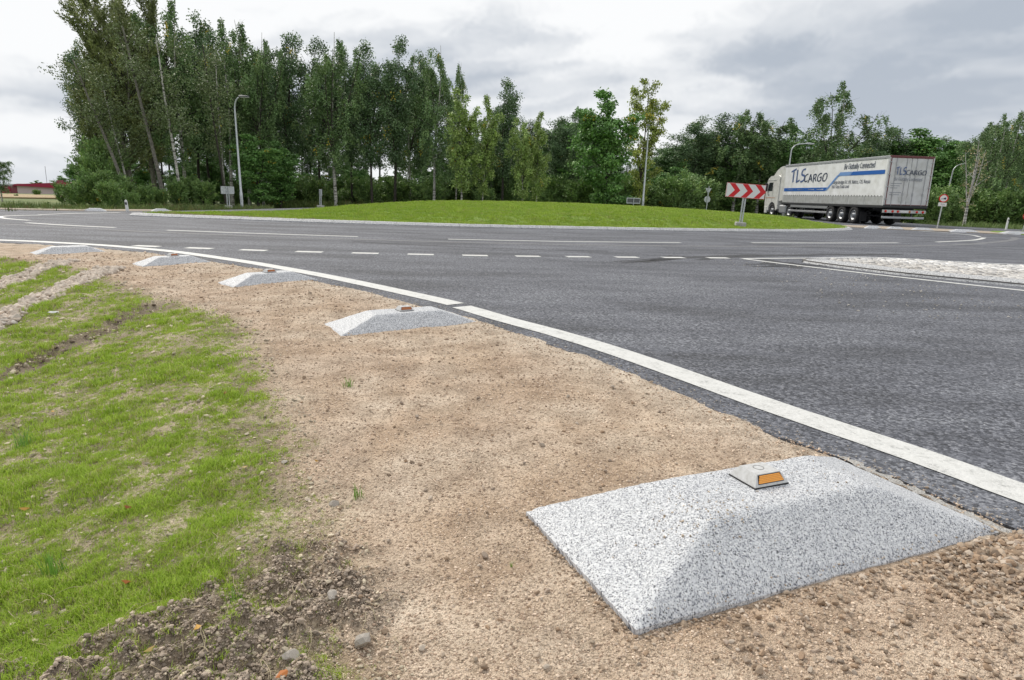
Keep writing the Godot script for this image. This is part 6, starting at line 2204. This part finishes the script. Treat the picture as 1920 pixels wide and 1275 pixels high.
	# side guard of two rails, landing legs, pallet box
	for s in [-1.0, 1.0]:
		for y in [0.88, 0.56]:
			put("guard_rail", box_mesh(Vector3(s * 1.2, y, -8.6), Vector3(0.05, 0.17 if y > 0.7 else 0.12, 5.2), 0.012), M.rail, t)
		var gp := st()
		for z in [-6.4, -7.8, -9.3, -10.9]:
			box(gp, Vector3(s * 1.16, 0.76, z), Vector3(0.05, 0.62, 0.06))
		put("guard_post", done(gp), M.dark_metal, t)
		put("landing_leg", box_mesh(Vector3(s * 0.9, 0.62, -10.6), Vector3(0.14, 0.75, 0.14), 0.01), M.dark_metal, t)
	# rear lamp bar and underrun bar
	var bar := put("lamp_bar", box_mesh(Vector3(0, 0.80, -0.02), Vector3(2.46, 0.17, 0.06), 0.012), M.board, t)
	for x in [-1.06, -0.66, -0.36, 0.3, 0.72, 1.06]:
		var e := st()
		lathe(e, PackedVector2Array([Vector2(0.068, -0.02), Vector2(0.068, 0.012), Vector2(0.05, 0.024), Vector2(0.0, 0.028)]), Basis(), Vector3(x, 0.80, 0.01), 16)
		put("tail_lamp", done(e), M.red_lens if absf(x) > 0.33 else M.orange, bar)
	put("number_plate", box_mesh(Vector3(0.0, 0.80, 0.02), Vector3(0.5, 0.11, 0.012), 0.003), M.sheet_white, bar)
	put("underrun_bar", box_mesh(Vector3(0.0, 0.47, -0.06), Vector3(2.4, 0.12, 0.10), 0.015), M.rail, t)
	var hang := st()
	for x in [-0.5, 0.5]:
		box(hang, Vector3(x, 0.66, -0.1), Vector3(0.08, 0.4, 0.06))
	put("bar_hanger", done(hang), M.dark_metal, t)
	for s in [-1.0, 1.0]:
		put("mudflap", box_mesh(Vector3(s * 1.02, 0.44, -2.15), Vector3(0.4, 0.55, 0.02), 0.004), M.black, t)
	lorry_tractor(t, L)

func curtain_print(cur: Node3D, x: float) -> void:
	# read from the left: +X of the print runs from the front of the trailer to its rear
	var B := Basis(Vector3.BACK, Vector3.UP, Vector3.LEFT)
	var at := func(u: float, y: float) -> Transform3D: return Transform3D(B, Vector3(x - 0.006, y, -12.46 + u * 0.932))
	text("lettering", "TLS", 0.86, M.logo_blue, cur, at.call(0.95, 2.84), 0.28, 0.7, 2.14)
	text("lettering", "CARGO", 0.52, M.ink, cur, at.call(3.1, 2.68), 0.28, 0.7, 3.08)
	text("lettering", "Be Globally Connected", 0.30, M.ink, cur, at.call(8.5, 3.29), 0.28, 0.5, 3.22)
	text("lettering", "Cargo bridge EU, UK, Baltics, CIS, Russia", 0.19, M.ink, cur, at.call(7.3, 2.40), 0.28, 0.3, 4.10)
	text("lettering", "Full / Less Truck Load", 0.19, M.ink, cur, at.call(7.25, 2.14), 0.28, 0.3, 1.96)
	var strip := func(called: String, poly: Array, m: Material) -> void:
		var s := st()
		prism(s, PackedVector2Array(poly.map(func(v): return v * Vector2(0.932, 1.0))), Transform3D(B, Vector3(x - 0.003, 0, -12.46)), 0.004)
		put(called, done(s), m, cur)
	strip.call("blue_stripe", [Vector2(0.05, 1.90), Vector2(6.35, 1.90), Vector2(6.65, 2.12), Vector2(0.05, 2.12)], M.blue)
	strip.call("blue_stripe", [Vector2(6.37, 1.90), Vector2(6.62, 1.94), Vector2(8.05, 2.84), Vector2(7.75, 2.84), Vector2(6.68, 2.13)], M.pale_blue)
	strip.call("pale_stripe", [Vector2(7.78, 2.80), Vector2(9.3, 2.80), Vector2(9.55, 3.02), Vector2(8.1, 3.02)], M.pale_blue)
	strip.call("blue_stripe", [Vector2(9.34, 2.80), Vector2(13.1, 2.80), Vector2(13.1, 3.02), Vector2(9.6, 3.02)], M.blue)
	for u in [0.7, 2.3, 3.9, 5.2]:
		strip.call("small_print", [Vector2(u, 1.985), Vector2(u + 0.95, 1.985), Vector2(u + 0.95, 2.035), Vector2(u, 2.035)], M.sheet_white)

func lorry_tractor(t: Node3D, L: float) -> void:
	var z0 := -L - 0.75      # back wall of the cab
	var z1 := -L - 3.05      # front of the cab
	var cabp := PackedVector2Array([Vector2(-z0, 0.95), Vector2(-z0, 2.95), Vector2(-z0 + 0.25, 3.06), Vector2(-z1 - 0.75, 3.04), Vector2(-z1 - 0.32, 2.86), Vector2(-z1 - 0.10, 2.5), Vector2(-z1 - 0.02, 1.9), Vector2(-z1, 1.3), Vector2(-z1 - 0.02, 0.55), Vector2(-z1 - 0.34, 0.42)])
	for i in 11:                # wheel arch
		var an := PI * i / 10.0
		cabp.append(Vector2(-z1 - 1.35 + cos(an + 0.0) * -0.0 + cos(PI - an) * -0.64, 0.5 + sin(an) * 0.62))
	cabp.append(Vector2(-z0, 0.62))
	# profile in (forward, y) pushed across the width
	var B := Basis(Vector3.FORWARD, Vector3.UP, Vector3.RIGHT)
	var s := st()
	prism(s, cabp, Transform3D(B, Vector3(-1.23, 0, 0)), 1.23)
	prism(s, cabp, Transform3D(Basis(Vector3.FORWARD, Vector3.UP, Vector3.LEFT), Vector3(1.23, 0, 0)), 1.23)
	var cab := put("cab", done(s), M.cab, t)
	s = st()
	prism(s, PackedVector2Array([Vector2(-z0 - 0.05, 3.05), Vector2(-z0 - 0.05, 3.72), Vector2(-z0 + 0.35, 3.66), Vector2(-z0 + 0.95, 3.42), Vector2(-z0 + 1.4, 3.06)]), Transform3D(B, Vector3(-1.1, 0, 0)), 2.2, 0.0)
	put("air_deflector", done(s), M.cab, t)
	for q in [-1.0, 1.0]:
		s = st()
		var wp := PackedVector2Array([Vector2(-z1 - 1.18, 1.92), Vector2(-z1 - 0.42, 1.92), Vector2(-z1 - 0.40, 2.08), Vector2(-z1 - 0.52, 2.56), Vector2(-z1 - 1.18, 2.56)])
		prism(s, wp, Transform3D(B if q > 0 else Basis(Vector3.FORWARD, Vector3.UP, Vector3.LEFT), Vector3(q * 1.226, 0, 0)), 0.012)
		put("side_window", done(s), M.glass, cab)
		s = st()
		box(s, Vector3(q * 1.236, 2.72, -(-z1 - 0.95)), Vector3(0.03, 0.07, 1.5), 0.01)
		put("rain_rail", done(s), M.board, cab)
		s = st()
		box(s, Vector3(q * 1.236, 1.42, -(-z1 - 0.95)), Vector3(0.012, 0.035, 1.7), 0.003)
		put("side_stripe", done(s), M.orange, cab)
		s = st()
		box(s, Vector3(q * 1.234, 1.62, -(-z1 - 0.6)), Vector3(0.03, 0.05, 0.2), 0.008)
		put("door_handle", done(s), M.dark_metal, cab)
		s = st()
		for z in [-z1 - 1.26, -z1 - 0.28]:
			box(s, Vector3(q * 1.231, 1.85, -z), Vector3(0.008, 1.5, 0.018))
		put("door_seam", done(s), M.dark_metal, cab)
		s = st()
		box(s, Vector3(q * 1.21, 0.52, -(-z1 - 0.32)), Vector3(0.1, 0.5, 0.42), 0.03)
		put("step_panel", done(s), M.cab, t)
		s = st()
		box(s, Vector3(q * 1.36, 2.2, z1 + 0.3), Vector3(0.2, 0.62, 0.14), 0.05)
		box(s, Vector3(q * 1.26, 2.44, z1 + 0.32), Vector3(0.14, 0.05, 0.05))
		put("mirror", done(s), M.dark_metal, cab)
		s = st()
		box(s, Vector3(q * 0.98, 0.62, -L + 0.1), Vector3(0.5, 0.6, 1.1), 0.08)
		put("fuel_tank", done(s), M.rail, t)
		s = st()
		prism(s, PackedVector2Array([Vector2(-z0 + 0.02, 1.2), Vector2(-z0 - 0.7, 1.25), Vector2(-z0 - 0.7, 3.6), Vector2(-z0 - 0.05, 3.66)]), Transform3D(B, Vector3(q * 1.16 - 0.015, 0, 0)), 0.03)
		put("side_fairing", done(s), M.cab, t)
		wheel(t, Vector3(q * 1.2, 0.5, -(-z1 - 1.35)), q, 0.5, 0.3)
		wheel(t, Vector3(q * 1.2, 0.5, -L + 1.15), q, 0.5, 0.36)
	s = st()
	prism(s, PackedVector2Array([Vector2(-1.08, 1.85), Vector2(1.08, 1.85), Vector2(1.02, 2.7), Vector2(-1.02, 2.7)]), Transform3D(Basis(Vector3.LEFT, Vector3.UP, Vector3.FORWARD).rotated(Vector3.RIGHT, 0.09), Vector3(0, 0.1, z1 + 0.16)), 0.02)
	put("windscreen", done(s), M.glass, cab)
	s = st()
	for x in [-0.4, 0.4]:
		box(s, Vector3(x, 0.85, -L - 0.2), Vector3(0.1, 0.24, 4.6))
	put("tractor_chassis", done(s), M.dark_metal, t)
	put("front_bumper", box_mesh(Vector3(0, 0.55, z1 + 0.05), Vector3(2.4, 0.42, 0.2), 0.06), M.cab, t)

# ---------------------------------------------------------------- lamp posts
func lamp_post(label: String, x: float, z: float, ybase: float, h: float, arm: Vector3, r: float, head: bool, lean := 0.0) -> void:
	var bend := 0.34 if head else 0.62
	var o := thing("street_lamp", label, "street lamp", Vector3(x, ybase, -z), 0.0, "street lamps round the junction")
	o.rotation.z = lean
	var pts := PackedVector3Array([Vector3(0, 0, 0), Vector3(0, 0.9, 0), Vector3(0, 0.95, 0)])
	var rad := PackedFloat32Array([r, r, r * 0.75])
	pts.append(Vector3(0, h - 0.75, 0)); rad.append(r * 0.5)
	for i in range(1, 7):
		var a := i / 6.0 * PI * 0.46
		pts.append(Vector3(0, h - 0.75, 0) + arm * (1.0 - cos(a)) * bend + Vector3.UP * sin(a) * 0.62)
		rad.append(r * 0.46)
	pts.append(pts[pts.size() - 1] + arm * (0.06 if head else 0.55) + Vector3.UP * 0.05); rad.append(r * 0.4)
	var s := st()
	tube(s, pts, rad, 12)
	put("pole", done(s), M.galvanised, o)
	s = st()
	var e := pts[pts.size() - 1]
	var side := arm.cross(Vector3.UP).normalized()
	var b := Basis(side, Vector3.UP, side.cross(Vector3.UP))
	box(s, e + arm * 0.22 + Vector3.DOWN * 0.01, Vector3(0.24, 0.09, 0.5 if head else 0.62), 0.03, b)
	box(s, e + arm * 0.08 + Vector3.UP * 0.04, Vector3(0.14, 0.06, 0.26), 0.02, b)
	var hd := put("lamp_head", done(s), M.lamp_head if head else M.galvanised, o)
	s = st()
	box(s, e + arm * 0.27 + Vector3.DOWN * 0.058, Vector3(0.19, 0.012, 0.42), 0.003, b)
	put("lens", done(s), M.sheet_white, hd)
	put("base_plate", box_mesh(Vector3(0, 0.015, 0), Vector3(0.34, 0.03, 0.34), 0.006), M.galvanised, o)
	put("service_door", box_mesh(Vector3(0, 0.6, r * 0.98), Vector3(0.09, 0.32, 0.012), 0.003), M.galvanised, o)

func build_lamps() -> void:
	lamp_post("street lamp with a dark head before the left part of the wood", -14.72, 36.0, -0.2, 5.85, Vector3(0.98, 0, 0.2).normalized(), 0.085, true, 0.02)
	lamp_post("street lamp beside the back of a direction sign, in front of the yellow-green tree", 7.97, 42.5, 0.15, 5.35, Vector3(-0.25, 0, 0.97).normalized(), 0.085, true, -0.006)
	lamp_post("pale curved street lamp rising behind the roof of the lorry", 21.45, 54.0, 0.0, 5.75, Vector3(0.97, 0, 0.2).normalized(), 0.1, false, -0.01)
	lamp_post("pale curved street lamp beside the rear of the lorry trailer", 32.85, 52.0, -0.35, 4.9, Vector3(0.97, 0, 0.2).normalized(), 0.085, false, -0.075)

# ---------------------------------------------------------------- signs and posts
func disc(s: SurfaceTool, r0: float, r1: float, z0: float, z1: float, c := Vector3.ZERO) -> void:
	lathe(s, PackedVector2Array([Vector2(r1, z0), Vector2(r1, z1), Vector2(r0, z1)]) if r0 > 0.0 else PackedVector2Array([Vector2(0.0, z0), Vector2(r1, z0), Vector2(r1, z1), Vector2(0.0, z1)]), Basis(), c, 32, false)

func build_signs() -> void:
	# chevron board on the island
	var gy := mound_at(Vector2(8.62, 25.7))
	var t := thing("chevron_sign", "red and white chevron board pointing right, on a grey post on the island", "road sign", Vector3(8.62, gy, -25.7), -0.12)
	t.rotation.z = -0.045
	var s := st()
	for x in [-0.035, 0.045]:
		rod(s, Vector3(x, 0.0, -0.03), Vector3(x, 1.2, -0.03), 0.03, 10)
	put("post", done(s), M.galvanised, t)
	put("footing", box_mesh(Vector3(0, 0.06, -0.03), Vector3(0.38, 0.2, 0.36), 0.03), M.concrete, t)
	var y0 := 1.42 - gy + 0.055
	var board := put("board", box_mesh(Vector3(0, y0, 0.02), Vector3(1.44, 0.53, 0.03), 0.006), M.sheet_white, t)
	for i in 3:
		s = st()
		var x := -0.62 + i * 0.472
		prism(s, PackedVector2Array([Vector2(x, y0 + 0.245), Vector2(x + 0.205, y0 + 0.245), Vector2(x + 0.42, y0), Vector2(x + 0.205, y0 - 0.245), Vector2(x, y0 - 0.245), Vector2(x + 0.215, y0)]), Transform3D(Basis(), Vector3(0, 0, 0.0345)), 0.003)
		put("chevron", done(s), M.red, board)
	s = st()
	for q in [-1.0, 1.0]:
		box(s, Vector3(0, y0 + q * 0.258, 0.036), Vector3(1.42, 0.012, 0.004))
		box(s, Vector3(q * 0.712, y0, 0.036), Vector3(0.008, 0.5, 0.004))
	put("rim_line", done(s), M.red, board)
	# no lorries overtaking sign with its plate
	t = thing("truck_sign", "round red-rimmed truck sign over a white plate, right of the lorry", "road sign", Vector3(21.05, 0.02, -33.5), -0.5)
	t.rotation.z = -0.05
	s = st()
	rod(s, Vector3(0, -0.05, 0), Vector3(0, 1.75, 0), 0.03, 10)
	put("post", done(s), M.galvanised, t)
	s = st()
	disc(s, 0.0, 0.245, 0.032, 0.044, Vector3(0, 1.5, 0))
	var face := put("disc", done(s), M.sheet_white, t)
	s = st()
	lathe(s, PackedVector2Array([Vector2(0.25, 0.03), Vector2(0.25, 0.047), Vector2(0.19, 0.047)]), Basis(), Vector3(0, 1.5, 0), 32, false)
	put("red_rim", done(s), M.red, face)
	s = st()
	prism(s, PackedVector2Array([Vector2(-0.125, 1.455), Vector2(0.0, 1.455), Vector2(0.0, 1.485), Vector2(-0.125, 1.475)]), Transform3D(Basis(), Vector3(0, 0, 0.044)), 0.004)
	prism(s, PackedVector2Array([Vector2(0.005, 1.455), Vector2(0.125, 1.455), Vector2(0.125, 1.55), Vector2(0.09, 1.56), Vector2(0.07, 1.55), Vector2(0.02, 1.525), Vector2(0.005, 1.52)]), Transform3D(Basis(), Vector3(0, 0, 0.044)), 0.004)
	for x in [-0.09, 0.03, 0.1]:
		disc(s, 0.0, 0.018, 0.044, 0.049, Vector3(x, 1.45, 0))
	put("truck_symbol", done(s), M.ink, face)
	var pl := put("plate", box_mesh(Vector3(0, 1.13, 0.035), Vector3(0.44, 0.22, 0.014), 0.004), M.sheet_white, t)
	text("lettering", "7,5 t", 0.09, M.ink, pl, Transform3D(Basis(), Vector3(-0.1, 1.13, 0.046)), 0.0, 0.3)
	for part in [face, pl]:
		part.transform = Transform3D(Basis(), Vector3(0, 1.52, 0)) * Transform3D(Basis().scaled(Vector3(0.8, 0.8, 1.0)), Vector3(0, -1.5 * 0.8, 0))
	# speed limit 70 at the frame edge
	t = thing("speed_sign", "round speed limit 70 sign cut by the right edge of the picture", "road sign", Vector3(24.95, 0.03, -33.0), -0.55)
	t.rotation.z = -0.12
	s = st()
	rod(s, Vector3(0, -0.05, 0), Vector3(0, 1.1, 0), 0.03, 10)
	put("post", done(s), M.galvanised, t)
	s = st()
	disc(s, 0.0, 0.185, 0.032, 0.044, Vector3(0, 0.78, 0))
	face = put("disc", done(s), M.sheet_white, t)
	s = st()
	lathe(s, PackedVector2Array([Vector2(0.19, 0.03), Vector2(0.19, 0.047), Vector2(0.145, 0.047)]), Basis(), Vector3(0, 0.78, 0), 32, false)
	put("red_rim", done(s), M.red, face)
	text("lettering", "70", 0.15, M.ink, face, Transform3D(Basis(), Vector3(-0.095, 0.78, 0.046)), 0.0, 0.8)
	# backs of signs that face the other roads
	sign_back("back of a rectangular chevron board left of the first street lamp", Vector3(-14.6, 0.0, -34.0), 1.0, Vector2(0.62, 0.36), 0.55, "board")
	sign_back("small narrow sign back standing behind the crest of the island, left of the middle", Vector3(-11.05, 0.05, -38.0), 0.95, Vector2(0.2, 0.36), -0.5, "board")
	sign_back("back of a long framed direction board beside the second street lamp", Vector3(7.28, 0.1, -42.0), 0.98, Vector2(0.9, 0.34), 0.2, "frame")
	t = thing("give_way_sign", "grey back of a give-way triangle above a round sign, left of the chevron board", "road sign", Vector3(12.12, 0.0, -43.0), 0.1)
	t.rotation.z = -0.03
	s = st()
	rod(s, Vector3(0, -0.1, 0.03), Vector3(0, 1.95, 0.03), 0.035, 10)
	put("post", done(s), M.galvanised, t)
	s = st()
	prism(s, PackedVector2Array([Vector2(-0.2, 1.84), Vector2(0.2, 1.84), Vector2(0.02, 1.46), Vector2(-0.02, 1.46)]), Transform3D(Basis(), Vector3(0, 0, -0.02)), 0.016)
	put("triangle", done(s), M.galvanised, t)
	s = st()
	disc(s, 0.0, 0.2, -0.02, -0.004, Vector3(0, 1.14, 0))
	put("disc", done(s), M.galvanised, t)
	# white marker posts
	for e in [["white marker post leaning left at the left tip of the island kerb", Vector3(-14.3, 0.0, -24.6), 0.44, 0.06], ["short white marker post on the far roadside near the right edge", Vector3(27.2, 0.0, -37.2), 0.66, -0.06], ["short white marker post seen under the rear of the lorry", Vector3(24.1, 0.0, -44.0), 0.2, 0.0], ["white marker post at the foot of the speed limit sign", Vector3(28.6, 0.0, -37.0), 0.66, -0.1]]:
		t = thing("marker_post", e[0], "marker post", e[1], 0.2, "white marker posts beside the road")
		t.rotation.z = e[3]
		s = st()
		prism(s, PackedVector2Array([Vector2(-0.05, 0), Vector2(0.05, 0), Vector2(0.04, e[2] - 0.05), Vector2(0.0, e[2]), Vector2(-0.04, e[2] - 0.03)]), Transform3D(Basis(), Vector3(0, 0, -0.03)), 0.06, 0.008)
		put("body", done(s), M.white_paint, t)
		s = st()
		box(s, Vector3(0, e[2] - 0.14, 0.033), Vector3(0.06, 0.09, 0.006), 0.002)
		put("reflector", done(s), M.dark_metal, t)

func sign_back(label: String, at: Vector3, h: float, size: Vector2, turn: float, kind: String) -> void:
	var t := thing("sign_back", label, "road sign", at, turn)
	var s := st()
	for x in ([-0.05, 0.05] if kind == "board" else [0.0]):
		rod(s, Vector3(x, -0.1, 0.04), Vector3(x, h, 0.04), 0.03, 10)
	put("post", done(s), M.galvanised, t)
	put("panel", box_mesh(Vector3(0.0, h - size.y / 2, 0), Vector3(size.x, size.y, 0.02), 0.004), M.galvanised if kind == "board" else M.lamp_head, t)
	s = st()
	for q in [0.02, size.y - 0.02]:
		box(s, Vector3(0, h - q, 0.02), Vector3(size.x, 0.05, 0.03), 0.006)
	for q in [-1.0, 1.0]:
		box(s, Vector3(q * (size.x / 2 - 0.02), h - size.y / 2, 0.02), Vector3(0.05, size.y - 0.06, 0.03), 0.006)
	put("frame", done(s), M.aluminium, t)
	put("footing", box_mesh(Vector3(0, 0.0, 0.04), Vector3(0.34, 0.14, 0.3), 0.02), M.concrete, t)

# ---------------------------------------------------------------- small things on the bank
func build_small_things() -> void:
	rng.seed = 321
	# pale crumpled litter
	var s := st()
	var q := Vector2(-4.2, 5.9)
	var pts := []
	for i in 5:
		for j in 3:
			pts.append(Vector3(i * 0.022 - 0.045, 0.012 + rng.randf() * 0.022, j * 0.016 - 0.016))
	for i in 4:
		for j in 2:
			quad(s, pts[i * 3 + j], pts[i * 3 + j + 1], pts[(i + 1) * 3 + j + 1], pts[(i + 1) * 3 + j])
	var o := put("litter_scrap", done(s), M.sheet_white, self, Transform3D(Basis(Vector3.UP, 0.4), P(q, surface_y(q))))
	tag(o, "crumpled white scrap of litter on the grass bank", "litter")
	# tall clumps of coarser grass
	for e in [[Vector2(-2.35, 3.02), 1.0, "bright coarse grass clump with long blades, with a brown leaf at its foot"], [Vector2(-1.42, 1.86), 0.8, "coarse grass clump with bent blades near the left edge"], [Vector2(-0.93, 3.62), 0.6, "small bright grass clump at the edge of the sand"], [Vector2(-0.55, 2.25), 0.5, "grass clump growing over the crest of the bank"], [Vector2(-0.74, 1.62), 0.5, "short bright grass clump beside the dark earth"], [Vector2(0.02, 1.80), 0.28, "tiny grass clump at the left foot of the nearest granite block"], [Vector2(1.52, 2.28), 0.55, "single green blade sprouting between the nearest granite block and the asphalt"]]:
		var big: bool = e[1] > 0.3 and e[0].x < 1.0
		var mesh := tuft(700 + int(e[1] * 100), 34 if big else (3 if e[0].x > 1.0 else 14), 0.11, 0.05 if big else 0.006, 0.0022)
		var m := put("grass_clump", mesh, M.grass_clump if M.has("grass_clump") else clump_material(), self, Transform3D(Basis(Vector3.UP, e[1]).scaled(Vector3.ONE * e[1]), P(e[0], surface_y(e[0]) - 0.003)))
		tag(m, e[2], "grass")
	# fallen leaves
	var tones := [C(0.42, 0.14, 0.03), C(0.50, 0.28, 0.06), C(0.30, 0.10, 0.03), C(0.48, 0.34, 0.12)]
	for i in 26:
		var p := random_ground(1.15, 6.0, -52.0, -14.0)
		if signed_distance(p, GRASS_EDGE) < 0.02:
			continue
		var l := st()
		var up := rng.randf_range(0.004, 0.012)
		var a := Vector3(-0.02, up, 0)
		var b := Vector3(0, 0.002, 0.011)
		var c := Vector3(0.022, up, 0)
		var d := Vector3(0, 0.003, -0.012)
		var mid := Vector3(0, up * 1.3, 0)
		for e in [[a, b, mid], [b, c, mid], [c, d, mid], [d, a, mid]]:
			tri_out(l, e[0], e[1], e[2], Vector3(0, -1, 0))
		var f := put("fallen_leaf", done(l), flat(tones[rng.randi() % 4], 0.7), self, Transform3D(Basis.from_euler(Vector3(rng.randf_range(-0.3, 0.3), rng.randf() * TAU, rng.randf_range(-0.3, 0.3))).scaled(Vector3.ONE * rng.randf_range(0.5, 0.95)), P(p, surface_y(p) + 0.008)))
		tag(f, "small curled brown or orange leaf fallen on the grass bank", "leaf", "fallen leaves on the bank")
	# single larger stones
	var loose_m := world_tex(flat(C(0.50, 0.46, 0.41), 0.9), M.verge_sand.albedo_texture, 5.0, null, 0.0, false)
	for e in [[Vector2(-0.345, 1.44), 0.030, "pale flat stone at the edge of the dark earth, near the bottom"], [Vector2(-0.62, 2.18), 0.022, "whitish stone on the edge of the sand beside the grass"], [Vector2(-0.92, 2.52), 0.017, "pale stone lying in thin grass left of the sand"], [Vector2(-0.47, 1.60), 0.020, "grey rounded stone beside the heap of dark earth"], [Vector2(-0.50, 1.36), 0.022, "grey stone among the earth clods at the bottom left"]]:
		var m := put("loose_stone", pebble(800 + int(e[1] * 1000), 1), loose_m, self, lying(P(e[0], surface_y(e[0]) + e[1] * 0.2), e[1]))
		tag(m, e[2], "stone")

func clump_material() -> Material:
	M.grass_clump = flat(C(0.17, 0.34, 0.04), 0.5)
	M.grass_clump.vertex_color_use_as_albedo = true
	M.grass_clump.backlight_enabled = true
	M.grass_clump.backlight = Color(0.5, 0.5, 0.5)
	return M.grass_clump
